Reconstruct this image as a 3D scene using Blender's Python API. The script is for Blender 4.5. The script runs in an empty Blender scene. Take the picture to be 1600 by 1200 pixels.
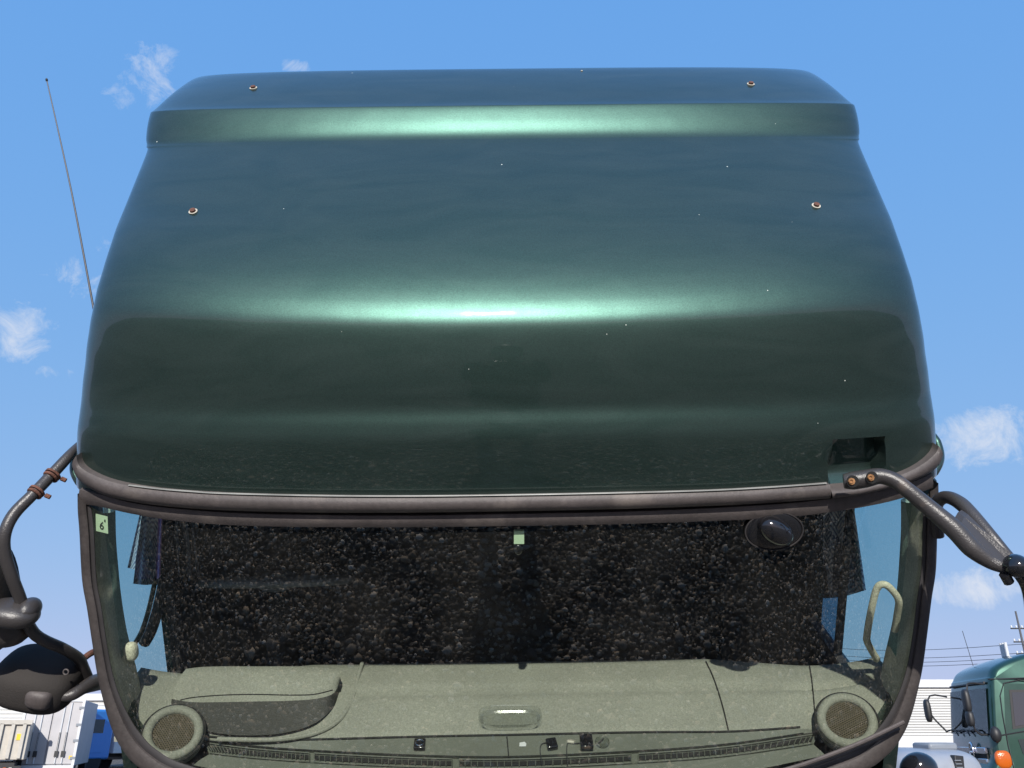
import bpy, bmesh, math, random
import numpy as np
from mathutils import Vector, Matrix, noise
random.seed(7); rng = np.random.default_rng(7)
R = math.radians
S = bpy.context.scene
COL = S.collection

# ------------------------------------------------------------------ camera
F = 1300.0                       # focal length in pixels of a 1600 px wide picture
PITCH = R(22.9)
CAM = Vector((0, 0, 1.6))
cd = bpy.data.cameras.new('camera'); cam = bpy.data.objects.new('camera', cd); COL.objects.link(cam)
cam.location = CAM; cam.rotation_euler = (math.pi/2 + PITCH, 0, 0)
cd.sensor_width = 36; cd.lens = 36*F/1600; cd.clip_start = 0.02; cd.clip_end = 5000
S.camera = cam
S.view_settings.view_transform = 'Standard'; S.view_settings.look = 'None'
S.view_settings.exposure = 0.6; S.view_settings.gamma = 1

# ------------------------------------------------------------------ sky and sun
SUN_EL, SUN_AZ = 24.5, 181.5      # azimuth clockwise from +Y (behind the camera, a touch to the right)
w = bpy.data.worlds.new('World'); S.world = w; w.use_nodes = True
nt = w.node_tree; N = nt.nodes; L = nt.links; N.clear()
out = N.new('ShaderNodeOutputWorld'); bg = N.new('ShaderNodeBackground'); bg.inputs[1].default_value = 0.15
sky = N.new('ShaderNodeTexSky'); sky.sky_type = 'NISHITA'; sky.sun_disc = False
sky.sun_elevation = R(SUN_EL); sky.sun_rotation = R(SUN_AZ); sky.air_density = 1.0; sky.dust_density = 0.6; sky.ozone_density = 2.2
tc = N.new('ShaderNodeTexCoord')
def wmath(op, a, b=None, c=None):
    n = N.new('ShaderNodeMath'); n.operation = op
    for i, v in enumerate((a, b, c)):
        if v is None: continue
        if isinstance(v, (int, float)): n.inputs[i].default_value = v
        else: L.new(v, n.inputs[i])
    return n.outputs[0]
def pix_dir(x, y):
    a, b = (x-800)/F, (600-y)/F
    return Vector((a, math.cos(PITCH)-b*math.sin(PITCH), math.sin(PITCH)+b*math.cos(PITCH)))
nz = N.new('ShaderNodeTexNoise'); nz.inputs['Scale'].default_value = 24; nz.inputs['Detail'].default_value = 9; nz.inputs['Roughness'].default_value = 0.70
nz.inputs['Distortion'].default_value = 0.5
L.new(tc.outputs['Generated'], nz.inputs['Vector'])
cl = None
#         px, py, half width, half height, tilt, strength
for (cx, cy, sx, sy, st) in ((232, 112, 62, 70, .62), (195, 150, 44, 34, .5), (462, 104, 34, 14, .5), (100, 430, 55, 36, .68), (160, 385, 30, 30, .35),
                             (22, 520, 68, 68, .74), (95, 583, 46, 20, .6), (1535, 684, 125, 52, 1.1), (1600, 700, 60, 30, .8), (1528, 917, 95, 34, 1.1),
                             (1700, 640, 80, 60, .7), (-150, 300, 120, 60, .6)):
    d = pix_dir(cx, cy).normalized()
    rt = Vector((d.y, -d.x, 0)).normalized(); up = rt.cross(d).normalized()
    mp = N.new('ShaderNodeVectorMath'); mp.operation = 'DOT_PRODUCT'; mp.inputs[1].default_value = rt*(F/sx); L.new(tc.outputs['Generated'], mp.inputs[0])
    mq = N.new('ShaderNodeVectorMath'); mq.operation = 'DOT_PRODUCT'; mq.inputs[1].default_value = up*(F/sy); L.new(tc.outputs['Generated'], mq.inputs[0])
    mr = N.new('ShaderNodeVectorMath'); mr.operation = 'DOT_PRODUCT'; mr.inputs[1].default_value = d; L.new(tc.outputs['Generated'], mr.inputs[0])
    r2 = wmath('ADD', wmath('MULTIPLY', mp.outputs['Value'], mp.outputs['Value']), wmath('MULTIPLY', mq.outputs['Value'], mq.outputs['Value']))
    m = wmath('MULTIPLY', wmath('MULTIPLY', wmath('MAXIMUM', wmath('SUBTRACT', 1.0, r2), 0.0), st), wmath('GREATER_THAN', mr.outputs['Value'], 0.0))
    cl = m if cl is None else wmath('MAXIMUM', cl, m)
cm = wmath('MULTIPLY', wmath('SUBTRACT', wmath('ADD', nz.outputs['Fac'], wmath('MULTIPLY', cl, 0.37)), 0.66), 2.3)
cm = wmath('MINIMUM', wmath('MAXIMUM', cm, 0.0), 0.66)
cm = wmath('MULTIPLY', cm, wmath('MINIMUM', wmath('MULTIPLY', cl, 5.0), 1.0))
mixc = N.new('ShaderNodeMix'); mixc.data_type = 'RGBA'; L.new(cm, mixc.inputs[0]); mixc.inputs[7].default_value = (3.6, 3.7, 3.95, 1)
hs = N.new('ShaderNodeHueSaturation'); hs.inputs['Saturation'].default_value = 1.22; L.new(sky.outputs[0], hs.inputs['Color'])
sx_ = N.new('ShaderNodeSeparateColor'); L.new(hs.outputs[0], sx_.inputs[0]); cx_ = N.new('ShaderNodeCombineColor')
for i_, (k_, g_) in enumerate(((1.01, .42), (1.67, .20), (3.5, .02))):       # a gentler, phone-like gradient of the same sky
    L.new(wmath('MULTIPLY', wmath('POWER', sx_.outputs[i_], g_), k_), cx_.inputs[i_])
L.new(cx_.outputs[0], mixc.inputs[6]); L.new(mixc.outputs[2], bg.inputs[0]); L.new(bg.outputs[0], out.inputs[0])

sd = bpy.data.lights.new('sun', 'SUN'); sun = bpy.data.objects.new('sun', sd); COL.objects.link(sun)
sd.energy = 3.6; sd.angle = R(0.55); sd.color = (1.0, 0.955, 0.88)
_sv = Vector((math.sin(R(SUN_AZ))*math.cos(R(SUN_EL)), math.cos(R(SUN_AZ))*math.cos(R(SUN_EL)), math.sin(R(SUN_EL))))
sun.rotation_euler = _sv.to_track_quat('Z', 'Y').to_euler(); sun.location = (0, -5, 12)

# ------------------------------------------------------------------ materials
def mat(name, col, rough=0.5, metal=0.0, spec=0.5, coat=0.0, bump=0.0, bscale=200, var=0.0, vscale=6, var2=0.0, v2scale=60, emis=None, coat_r=0.03, dist=0.004, dirt=None):
    m = bpy.data.materials.new(name); m.use_nodes = True; t = m.node_tree; n = t.nodes; l = t.links
    p = n['Principled BSDF']; p.inputs['Base Color'].default_value = (*col, 1); p.inputs['Roughness'].default_value = rough
    p.inputs['Metallic'].default_value = metal; p.inputs['Specular IOR Level'].default_value = spec
    p.inputs['Coat Weight'].default_value = coat; p.inputs['Coat Roughness'].default_value = coat_r
    c = n.new('ShaderNodeTexCoord'); cur = None
    def nse(sc, det=4):
        q = n.new('ShaderNodeTexNoise'); q.inputs['Scale'].default_value = sc; q.inputs['Detail'].default_value = det; l.new(c.outputs['Object'], q.inputs['Vector']); return q
    for (v, s) in ((var, vscale), (var2, v2scale)):
        if not v: continue
        q = nse(s); mr = n.new('ShaderNodeMapRange'); mr.inputs[1].default_value = .3; mr.inputs[2].default_value = .7
        mr.inputs[3].default_value = 1-v; mr.inputs[4].default_value = 1+v; l.new(q.outputs['Fac'], mr.inputs[0])
        mx = n.new('ShaderNodeVectorMath'); mx.operation = 'SCALE'
        if cur is None: mx.inputs[0].default_value = col
        else: l.new(cur, mx.inputs[0])
        l.new(mr.outputs[0], mx.inputs['Scale']); cur = mx.outputs[0]
    if dirt:                               # (colour, scale, threshold, softness)
        q = nse(dirt[1], 6); mr = n.new('ShaderNodeMapRange'); mr.inputs[1].default_value = dirt[2]; mr.inputs[2].default_value = dirt[2]+dirt[3]
        l.new(q.outputs['Fac'], mr.inputs[0]); mx = n.new('ShaderNodeMix'); mx.data_type = 'RGBA'; l.new(mr.outputs[0], mx.inputs[0])
        if cur is None: mx.inputs[6].default_value = (*col, 1)
        else: l.new(cur, mx.inputs[6])
        mx.inputs[7].default_value = (*dirt[0], 1); cur = mx.outputs[2]
    if cur is not None: l.new(cur, p.inputs['Base Color'])
    if bump:
        q = nse(bscale, 3); b = n.new('ShaderNodeBump'); b.inputs['Strength'].default_value = bump; b.inputs['Distance'].default_value = dist
        l.new(q.outputs['Fac'], b.inputs['Height']); l.new(b.outputs[0], p.inputs['Normal'])
    if emis: p.inputs['Emission Color'].default_value = (*emis[0], 1); p.inputs['Emission Strength'].default_value = emis[1]
    return m

def paint_mat(name, col, flake=0.22):
    """metallic flake paint under worn clear coat with chips and faint streaks"""
    m = bpy.data.materials.new(name); m.use_nodes = True; t = m.node_tree; n = t.nodes; l = t.links
    p = n['Principled BSDF']; c = n.new('ShaderNodeTexCoord')
    p.inputs['Metallic'].default_value = 0.86; p.inputs['Roughness'].default_value = 0.37
    p.inputs['Coat Weight'].default_value = 0.85; p.inputs['Coat Roughness'].default_value = 0.035
    v = n.new('ShaderNodeTexVoronoi'); v.inputs['Scale'].default_value = 650; l.new(c.outputs['Object'], v.inputs['Vector'])
    mr = n.new('ShaderNodeMapRange'); mr.inputs[3].default_value = 1-flake; mr.inputs[4].default_value = 1+flake
    sp = n.new('ShaderNodeSeparateColor'); l.new(v.outputs['Color'], sp.inputs[0]); l.new(sp.outputs[0], mr.inputs[0])
    sc = n.new('ShaderNodeVectorMath'); sc.operation = 'SCALE'; sc.inputs[0].default_value = col; l.new(mr.outputs[0], sc.inputs['Scale'])
    # tiny chips
    v2 = n.new('ShaderNodeTexVoronoi'); v2.inputs['Scale'].default_value = 15; v2.inputs['Randomness'].default_value = 1; l.new(c.outputs['Object'], v2.inputs['Vector'])
    s2 = n.new('ShaderNodeSeparateColor'); l.new(v2.outputs['Color'], s2.inputs[0])
    th = n.new('ShaderNodeMath'); th.operation = 'MULTIPLY'; th.inputs[1].default_value = 0.032; l.new(s2.outputs[1], th.inputs[0])
    lt = n.new('ShaderNodeMath'); lt.operation = 'LESS_THAN'; l.new(v2.outputs['Distance'], lt.inputs[0]); l.new(th.outputs[0], lt.inputs[1])
    gt = n.new('ShaderNodeMath'); gt.operation = 'GREATER_THAN'; l.new(s2.outputs[0], gt.inputs[0]); gt.inputs[1].default_value = 0.35
    mu = n.new('ShaderNodeMath'); mu.operation = 'MULTIPLY'; l.new(lt.outputs[0], mu.inputs[0]); l.new(gt.outputs[0], mu.inputs[1])
    mx = n.new('ShaderNodeMix'); mx.data_type = 'RGBA'; l.new(mu.outputs[0], mx.inputs[0]); l.new(sc.outputs[0], mx.inputs[6]); mx.inputs[7].default_value = (.55, .58, .52, 1)
    l.new(mx.outputs[2], p.inputs['Base Color'])
    inv = n.new('ShaderNodeMath'); inv.operation = 'MULTIPLY_ADD'; inv.inputs[1].default_value = -.86; inv.inputs[2].default_value = .86
    l.new(mu.outputs[0], inv.inputs[0]); l.new(inv.outputs[0], p.inputs['Metallic'])
    # clear-coat haze in vertical streaks and blotches
    mp = n.new('ShaderNodeMapping'); mp.inputs['Scale'].default_value = (28, 2.2, 2.2); l.new(c.outputs['Object'], mp.inputs[0])
    q = n.new('ShaderNodeTexNoise'); q.inputs['Scale'].default_value = 1; q.inputs['Detail'].default_value = 6; l.new(mp.outputs[0], q.inputs['Vector'])
    m2 = n.new('ShaderNodeMapRange'); m2.inputs[1].default_value = .35; m2.inputs[2].default_value = .75; m2.inputs[3].default_value = .018; m2.inputs[4].default_value = .045
    l.new(q.outputs['Fac'], m2.inputs[0]); l.new(m2.outputs[0], p.inputs['Coat Roughness'])
    nb = n.new('ShaderNodeTexNoise'); nb.inputs['Scale'].default_value = 5; nb.inputs['Detail'].default_value = 2; l.new(c.outputs['Object'], nb.inputs['Vector'])
    bp = n.new('ShaderNodeBump'); bp.inputs['Strength'].default_value = .25; bp.inputs['Distance'].default_value = .006; l.new(nb.outputs['Fac'], bp.inputs['Height'])
    l.new(bp.outputs[0], p.inputs['Coat Normal']); l.new(bp.outputs[0], p.inputs['Normal'])
    # thin film of dust, wiped in faint swirls
    df = n.new('ShaderNodeBsdfDiffuse'); df.inputs[0].default_value = (.62, .72, .70, 1)
    ns = n.new('ShaderNodeTexNoise'); ns.inputs['Scale'].default_value = 2.6; ns.inputs['Detail'].default_value = 5; ns.inputs['Distortion'].default_value = 2.5
    mp2 = n.new('ShaderNodeMapping'); mp2.inputs['Scale'].default_value = (.8, 2.2, 3.2); l.new(c.outputs['Object'], mp2.inputs[0]); l.new(mp2.outputs[0], ns.inputs['Vector'])
    m3 = n.new('ShaderNodeMapRange'); m3.inputs[1].default_value = .3; m3.inputs[2].default_value = .7; m3.inputs[3].default_value = .010; m3.inputs[4].default_value = .020
    l.new(ns.outputs['Fac'], m3.inputs[0]); ms = n.new('ShaderNodeMixShader'); l.new(m3.outputs[0], ms.inputs[0]); l.new(p.outputs[0], ms.inputs[1]); l.new(df.outputs[0], ms.inputs[2])
    l.new(ms.outputs[0], n['Material Output'].inputs[0])
    return m

def glass_mat(name, tint, refl=1.9, dust=0.0, ior=1.5, rough=0.0):
    m = bpy.data.materials.new(name); m.use_nodes = True; t = m.node_tree; n = t.nodes; l = t.links; n.clear()
    o = n.new('ShaderNodeOutputMaterial'); tr = n.new('ShaderNodeBsdfTransparent'); tr.inputs[0].default_value = (*tint, 1)
    gl = n.new('ShaderNodeBsdfGlossy'); gl.inputs['Roughness'].default_value = rough
    # Schlick reflectance, the same from both sides of the pane
    ge = n.new('ShaderNodeNewGeometry'); dp = n.new('ShaderNodeVectorMath'); dp.operation = 'DOT_PRODUCT'; l.new(ge.outputs['Incoming'], dp.inputs[0]); l.new(ge.outputs['Normal'], dp.inputs[1])
    def mm(op, a_, b_):
        q = n.new('ShaderNodeMath'); q.operation = op; q.use_clamp = op == 'MULTIPLY'
        for i, v in enumerate((a_, b_)):
            if isinstance(v, (int, float)): q.inputs[i].default_value = v
            elif v is not None: l.new(v, q.inputs[i])
        return q.outputs[0]
    f0 = ((ior-1)/(ior+1))**2; ab = mm('ABSOLUTE', dp.outputs['Value'], None); pw_ = mm('POWER', mm('SUBTRACT', 1.0, ab), 5.0)
    class _K: outputs = [mm('MULTIPLY', mm('ADD', mm('MULTIPLY', pw_, 1-f0), f0), refl)]
    k = _K
    a = n.new('ShaderNodeMixShader'); l.new(k.outputs[0], a.inputs[0]); l.new(tr.outputs[0], a.inputs[1]); l.new(gl.outputs[0], a.inputs[2])
    last = a
    if dust:
        c = n.new('ShaderNodeTexCoord'); q = n.new('ShaderNodeTexNoise'); q.inputs['Scale'].default_value = 5; q.inputs['Detail'].default_value = 8; l.new(c.outputs['Object'], q.inputs['Vector'])
        mr = n.new('ShaderNodeMapRange'); mr.inputs[1].default_value = .4; mr.inputs[2].default_value = .75; mr.inputs[3].default_value = dust*.4; mr.inputs[4].default_value = dust*2
        l.new(q.outputs['Fac'], mr.inputs[0]); df = n.new('ShaderNodeBsdfDiffuse'); df.inputs[0].default_value = (.5, .48, .42, 1)
        b = n.new('ShaderNodeMixShader'); l.new(mr.outputs[0], b.inputs[0]); l.new(a.outputs[0], b.inputs[1]); l.new(df.outputs[0], b.inputs[2]); last = b
    l.new(last.outputs[0], o.inputs[0]); return m

def curtain_mat(name, base, line):
    m = mat(name, base, .9, var=.15); t = m.node_tree; n = t.nodes; l = t.links; p = n['Principled BSDF']
    c = n.new('ShaderNodeTexCoord'); ck = n.new('ShaderNodeTexChecker'); ck.inputs['Scale'].default_value = 16
    mp = n.new('ShaderNodeMapping'); mp.inputs['Rotation'].default_value = (.8, .3, .6); l.new(c.outputs['Object'], mp.inputs[0]); l.new(mp.outputs[0], ck.inputs['Vector'])
    w1 = n.new('ShaderNodeTexWave'); w1.bands_direction = 'X'; w1.inputs['Scale'].default_value = 26; l.new(mp.outputs[0], w1.inputs['Vector'])
    w2 = n.new('ShaderNodeTexWave'); w2.bands_direction = 'Z'; w2.inputs['Scale'].default_value = 26; l.new(mp.outputs[0], w2.inputs['Vector'])
    mx = n.new('ShaderNodeMix'); l.new(ck.outputs['Fac'], mx.inputs[0]); l.new(w1.outputs['Fac'], mx.inputs[2]); l.new(w2.outputs['Fac'], mx.inputs[3])
    m2 = n.new('ShaderNodeMix'); m2.data_type = 'RGBA'; l.new(mx.outputs[0], m2.inputs[0]); m2.inputs[6].default_value = (*base, 1); m2.inputs[7].default_value = (*line, 1)
    l.new(m2.outputs[2], p.inputs['Base Color']); return m

M = {}
M['green'] = paint_mat('dark_green_metallic_paint', (0.025, 0.060, 0.049))
M['green2'] = mat('green_truck_paint', (0.022, 0.066, 0.048), .35, .6, coat=1, var=.1)
M['trim'] = mat('faded_black_plastic', (0.082, 0.070, 0.068), .55, spec=.4, bump=.15, bscale=180, var=.18, vscale=9, var2=.12, v2scale=80, dirt=((.2, .17, .15), 5, .56, .25))
M['rubber'] = mat('dark_rubber', (0.032, 0.029, 0.03), .6, var=.2, vscale=14)
M['cast'] = mat('cast_black_metal', (0.042, 0.038, 0.038), .38, spec=.6, bump=.25, bscale=260, var=.15, dirt=((.13, .10, .08), 14, .6, .2))
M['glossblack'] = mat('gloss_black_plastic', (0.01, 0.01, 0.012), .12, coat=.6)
M['pillar'] = mat('moulded_grey_green_plastic', (0.60, 0.59, 0.47), .85, bump=.8, bscale=330, var=.2, vscale=10, var2=.25, v2scale=190, dist=.003)
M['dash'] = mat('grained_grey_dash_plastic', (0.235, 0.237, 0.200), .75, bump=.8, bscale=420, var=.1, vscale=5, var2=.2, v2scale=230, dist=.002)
M['dash_dark'] = mat('smooth_grey_green_plastic', (0.105, 0.112, 0.092), .55, bump=.2, bscale=300, var=.1)
M['dash_shade'] = mat('brown_plastic_painted_shade', (0.026, 0.025, 0.022), .6, bump=.3, bscale=300)  # brown panel plastic, darkened to paint in the shade on the hood
M['slot'] = mat('black_slot', (0.008, 0.008, 0.008), .8)
M['cabin'] = mat('dark_cabin_lining', (0.008, 0.008, 0.010), .95, var=.2)
M['seat'] = mat('dark_seat_fabric', (0.014, 0.014, 0.018), .95, bump=.3)
M['rust'] = mat('rust', (0.13, 0.055, 0.036), .85, bump=.6, bscale=240, var=.4, vscale=60, dirt=((.08, .03, .02), 120, .55, .15))
M['primer'] = mat('bare_primer', (0.42, 0.40, 0.34), .8, var=.2, vscale=90)
M['brass'] = mat('yellow_zinc_bolt', (0.42, 0.22, 0.10), .5, .5, var=.3, vscale=120)
M['chrome'] = mat('chrome', (0.75, 0.75, 0.77), .12, 1.0)
M['speaker'] = mat('speaker_mesh', (0.16, 0.135, 0.10), .5, .3)
M['ws'] = glass_mat('windshield_glass', (.86, .90, .85), 2.6, .010)
M['sideglass'] = glass_mat('side_glass', (.55, .80, .84), 1.6, 0)
M['tinted'] = glass_mat('tinted_quarter_glass', (.16, .26, .36), 1.2, 0)
M['clear'] = glass_mat('clear_plastic', (.93, .95, .94), 4.0, .03, rough=.13)
M['housing'] = mat('dull_black_housing', (0.042, 0.038, 0.036), .8, spec=.12, bump=.25, bscale=200, var=.15)
M['greypanel2'] = mat('pale_grey_painted_roof', (0.27, 0.29, 0.33), .4, coat=.3, var=.06)
M['tag'] = mat('pale_green_sticker', (0.50, 0.66, 0.46), .6, var=.06)
M['ink'] = mat('black_ink', (0.015, 0.015, 0.02), .6)
M['white'] = mat('white_painted_metal', (0.56, 0.57, 0.59), .45, var=.06, vscale=2, var2=.04, v2scale=30)
M['cream'] = mat('cream_painted_metal', (0.46, 0.43, 0.38), .5, var=.08)
M['alu'] = mat('pale_aluminium_panel', (0.40, 0.39, 0.40), .5, .15, var=.07, vscale=1.5)
M['greypanel'] = mat('plain_grey_panel', (0.2, 0.22, 0.25), .5, var=.05)  # plain grey of the hinges, vent slats and roof hatch
M['cladding'] = mat('white_corrugated_cladding', (0.56, 0.56, 0.55), .55, var=.05, vscale=.3)
M['blue'] = mat('bright_blue_paint', (0.03, 0.22, 0.62), .3, coat=.8)
M['amber'] = mat('amber_lens', (0.50, 0.10, 0.005), .15, coat=.7, bump=.4, bscale=60, dist=.01)
M['lens'] = mat('headlamp_lens', (0.35, 0.38, 0.38), .1, .7, coat=1)
M['darkglass'] = mat('dark_vehicle_glass', (0.02, 0.028, 0.03), .04, spec=1.0, coat=1)
M['black'] = mat('black_steel', (0.02, 0.02, 0.022), .5)
M['tyre'] = mat('tyre', (0.018, 0.018, 0.02), .85)
M['wire'] = mat('cable', (0.03, 0.03, 0.035), .7)
M['concrete'] = mat('concrete_pole', (0.10, 0.10, 0.11), .9)
M['skin'] = mat('skin', (0.48, 0.29, 0.21), .55)
M['navy'] = mat('dark_jacket', (0.02, 0.025, 0.04), .9)
M['jeans'] = mat('dark_trousers', (0.025, 0.03, 0.05), .9)
M['hair'] = mat('black_hair', (0.01, 0.009, 0.008), .5)
M['curtain'] = curtain_mat('patterned_curtain', (0.66, 0.69, 0.78), (0.12, 0.14, 0.25))
M['purple'] = mat('purple_lining', (0.42, 0.26, 0.62), .9)
M['yellow'] = mat('yellow_sticker', (0.75, 0.5, 0.03), .5)

# ------------------------------------------------------------------ helpers
def link(name, me, m, parent=None):
    if m is not None: me.materials.append(m)
    o = bpy.data.objects.new(name, me); COL.objects.link(o)
    if parent is not None: o.parent = parent
    return o
def finish(me, smooth=True, angle=35):
    if smooth:
        me.polygons.foreach_set('use_smooth', [True]*len(me.polygons))
        try: me.set_sharp_from_angle(angle=R(angle))
        except Exception: pass
    me.update()
def mesh(name, vs, fs, m, parent=None, smooth=True, angle=35, fixn=True):
    me = bpy.data.meshes.new(name); me.from_pydata([tuple(v) for v in vs], [], fs)
    if fixn:
        b = bmesh.new(); b.from_mesh(me); bmesh.ops.recalc_face_normals(b, faces=b.faces); b.to_mesh(me); b.free()
    finish(me, smooth, angle); return link(name, me, m, parent)
def bmobj(name, b, m, parent=None, smooth=True, angle=35, bevel=0, seg=2):
    bmesh.ops.recalc_face_normals(b, faces=b.faces)
    me = bpy.data.meshes.new(name); b.to_mesh(me); b.free(); finish(me, smooth, angle)
    o = link(name, me, m, parent)
    if bevel:
        md = o.modifiers.new('bevel', 'BEVEL'); md.width = bevel; md.segments = seg; md.limit_method = 'ANGLE'; md.angle_limit = R(30)
    return o
def tag(o, label, cat, group=None, kind=None):
    if label: o['label'] = label
    if cat: o['category'] = cat
    if group: o['group'] = group
    if kind: o['kind'] = kind
    return o
def thing(name, loc, label, cat, rz=0, group=None):
    o = bpy.data.objects.new(name, None); COL.objects.link(o); o.location = loc; o.rotation_euler = (0, 0, rz); o.empty_display_size = .2
    return tag(o, label, cat, group)
def box(b, c, s, rot=None):
    mtx = Matrix.Translation(Vector(c)) @ (rot if rot else Matrix.Identity(4)) @ Matrix.Diagonal((*s, 1))
    return bmesh.ops.create_cube(b, size=1, matrix=mtx)['verts']
def grid_mesh(rows, close_u=False):
    """rows: list of equal-length point lists"""
    n = len(rows[0]); vs = [p for r in rows for p in r]; fs = []
    for i in range(len(rows)-1):
        for j in range(n-1 if not close_u else n):
            k = (j+1) % n; fs.append((i*n+j, i*n+k, (i+1)*n+k, (i+1)*n+j))
    return vs, fs
def tube(pts, rad, seg=12, caps=True, flat=1.0, sm=6):
    """tapered tube through points (Catmull-Rom smoothed)"""
    P = [Vector(p) for p in pts]; 
    if isinstance(rad, (int, float)): rad = [rad]*len(P)
    Q, Rr = [], []
    for i in range(len(P)-1):
        p0, p1, p2, p3 = P[max(i-1, 0)], P[i], P[i+1], P[min(i+2, len(P)-1)]
        for k in range(sm):
            t = k/sm
            Q.append(0.5*((2*p1)+(p2-p0)*t+(2*p0-5*p1+4*p2-p3)*t*t+(3*p1-p0-3*p2+p3)*t**3)); Rr.append(rad[i]*(1-t)+rad[i+1]*t)
    Q.append(P[-1]); Rr.append(rad[-1])
    rows = []; T = (Q[1]-Q[0]).normalized(); nrm = T.orthogonal().normalized()
    for i, q in enumerate(Q):
        T = (Q[min(i+1, len(Q)-1)]-Q[max(i-1, 0)]).normalized()
        nrm = (nrm-T*nrm.dot(T)).normalized(); bn = T.cross(nrm)
        rows.append([q+(nrm*math.cos(a)*flat+bn*math.sin(a))*Rr[i] for a in [2*math.pi*j/seg for j in range(seg)]])
    vs, fs = grid_mesh(rows, True)
    if caps:
        fs.append(tuple(range(seg-1, -1, -1))); fs.append(tuple(range(len(vs)-seg, len(vs))))
    return vs, fs
def merge(*parts):
    V, Fc = [], []
    for vs, fs in parts:
        o = len(V); V += [Vector(v) for v in vs]; Fc += [tuple(i+o for i in f) for f in fs]
    return V, Fc
def ellipsoid(c, r, seg=20, rings=12, rot=None, pw=2.0):
    vs, fs = [], []; c = Vector(c)
    def sp(v): return math.copysign(abs(v)**(2/pw), v)
    for i in range(rings+1):
        ph = math.pi*i/rings-math.pi/2
        for j in range(seg):
            a = 2*math.pi*j/seg
            v = Vector((sp(math.cos(ph))*sp(math.cos(a))*r[0], sp(math.cos(ph))*sp(math.sin(a))*r[1], sp(math.sin(ph))*r[2]))
            vs.append(c+(rot @ v if rot else v))
    for i in range(rings):
        for j in range(seg): fs.append((i*seg+j, i*seg+(j+1) % seg, (i+1)*seg+(j+1) % seg, (i+1)*seg+j))
    return vs, fs
def disc(c, n, r, th, seg=40, r_in=0.0):
    """flat cylinder / ring around c facing n"""
    c, n = Vector(c), Vector(n).normalized(); u = n.orthogonal().normalized(); v = n.cross(u); prof = [(r_in, 0), (r, 0), (r, th), (r_in, th)] if r_in else [(1e-4, 0), (r, 0), (r, th), (1e-4, th)]
    rows = [[c+n*h+(u*math.cos(a)+v*math.sin(a))*q for a in [2*math.pi*j/seg for j in range(seg)]] for q, h in prof]
    if r_in: rows.append(rows[0])
    return grid_mesh(rows, True)
def torus(c, n, Rm, rm, seg=32, s2=10, a0=0, a1=2*math.pi):
    c, n = Vector(c), Vector(n).normalized(); u = n.orthogonal().normalized(); v = n.cross(u)
    rows = []
    for j in range(seg+1):
        a = a0+(a1-a0)*j/seg; e = u*math.cos(a)+v*math.sin(a)
        rows.append([c+e*(Rm+rm*math.cos(b))+n*rm*math.sin(b) for b in [2*math.pi*k/s2 for k in range(s2)]])
    return grid_mesh(rows, True)
def cr(keys, t):
    """Catmull-Rom over list of tuples, t in 0..len-1"""
    i = min(int(t), len(keys)-2); f = t-i
    k = [np.array(keys[max(0, min(len(keys)-1, i+d))], float) for d in (-1, 0, 1, 2)]
    return .5*((2*k[1])+(k[2]-k[0])*f+(2*k[0]-5*k[1]+4*k[2]-k[3])*f*f+(3*k[1]-k[0]-3*k[2]+k[3])*f**3)

# ------------------------------------------------------------------ ground, sky clutter
def plane_obj(name, x0, x1, y0, y1, z, m, kind='structure'):
    me = bpy.data.meshes.new(name); me.from_pydata([(x0, y0, z), (x1, y0, z), (x1, y1, z), (x0, y1, z)], [], [(0, 1, 2, 3)]); me.update()
    o = link(name, me, m); o['kind'] = kind; return o
def ground_mat():
    m = bpy.data.materials.new('gravel_ground'); m.use_nodes = True; t = m.node_tree; n = t.nodes; l = t.links; p = n['Principled BSDF']
    c = n.new('ShaderNodeTexCoord'); v = n.new('ShaderNodeTexVoronoi'); v.inputs['Scale'].default_value = 34; l.new(c.outputs['Object'], v.inputs['Vector'])
    sp = n.new('ShaderNodeSeparateColor'); l.new(v.outputs['Color'], sp.inputs[0])
    rp = n.new('ShaderNodeValToRGB'); rp.color_ramp.elements[0].color = (.03, .028, .027, 1); rp.color_ramp.elements[1].color = (.17, .152, .13, 1); l.new(sp.outputs[0], rp.inputs[0])
    l.new(rp.outputs[0], p.inputs['Base Color']); p.inputs['Roughness'].default_value = .9
    b = n.new('ShaderNodeBump'); b.invert = True; b.inputs['Strength'].default_value = 1; b.inputs['Distance'].default_value = .02; l.new(v.outputs['Distance'], b.inputs['Height']); l.new(b.outputs[0], p.inputs['Normal'])
    return m
plane_obj('ground', -1500, 1500, -1500, 1500, 0, ground_mat())
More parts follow.
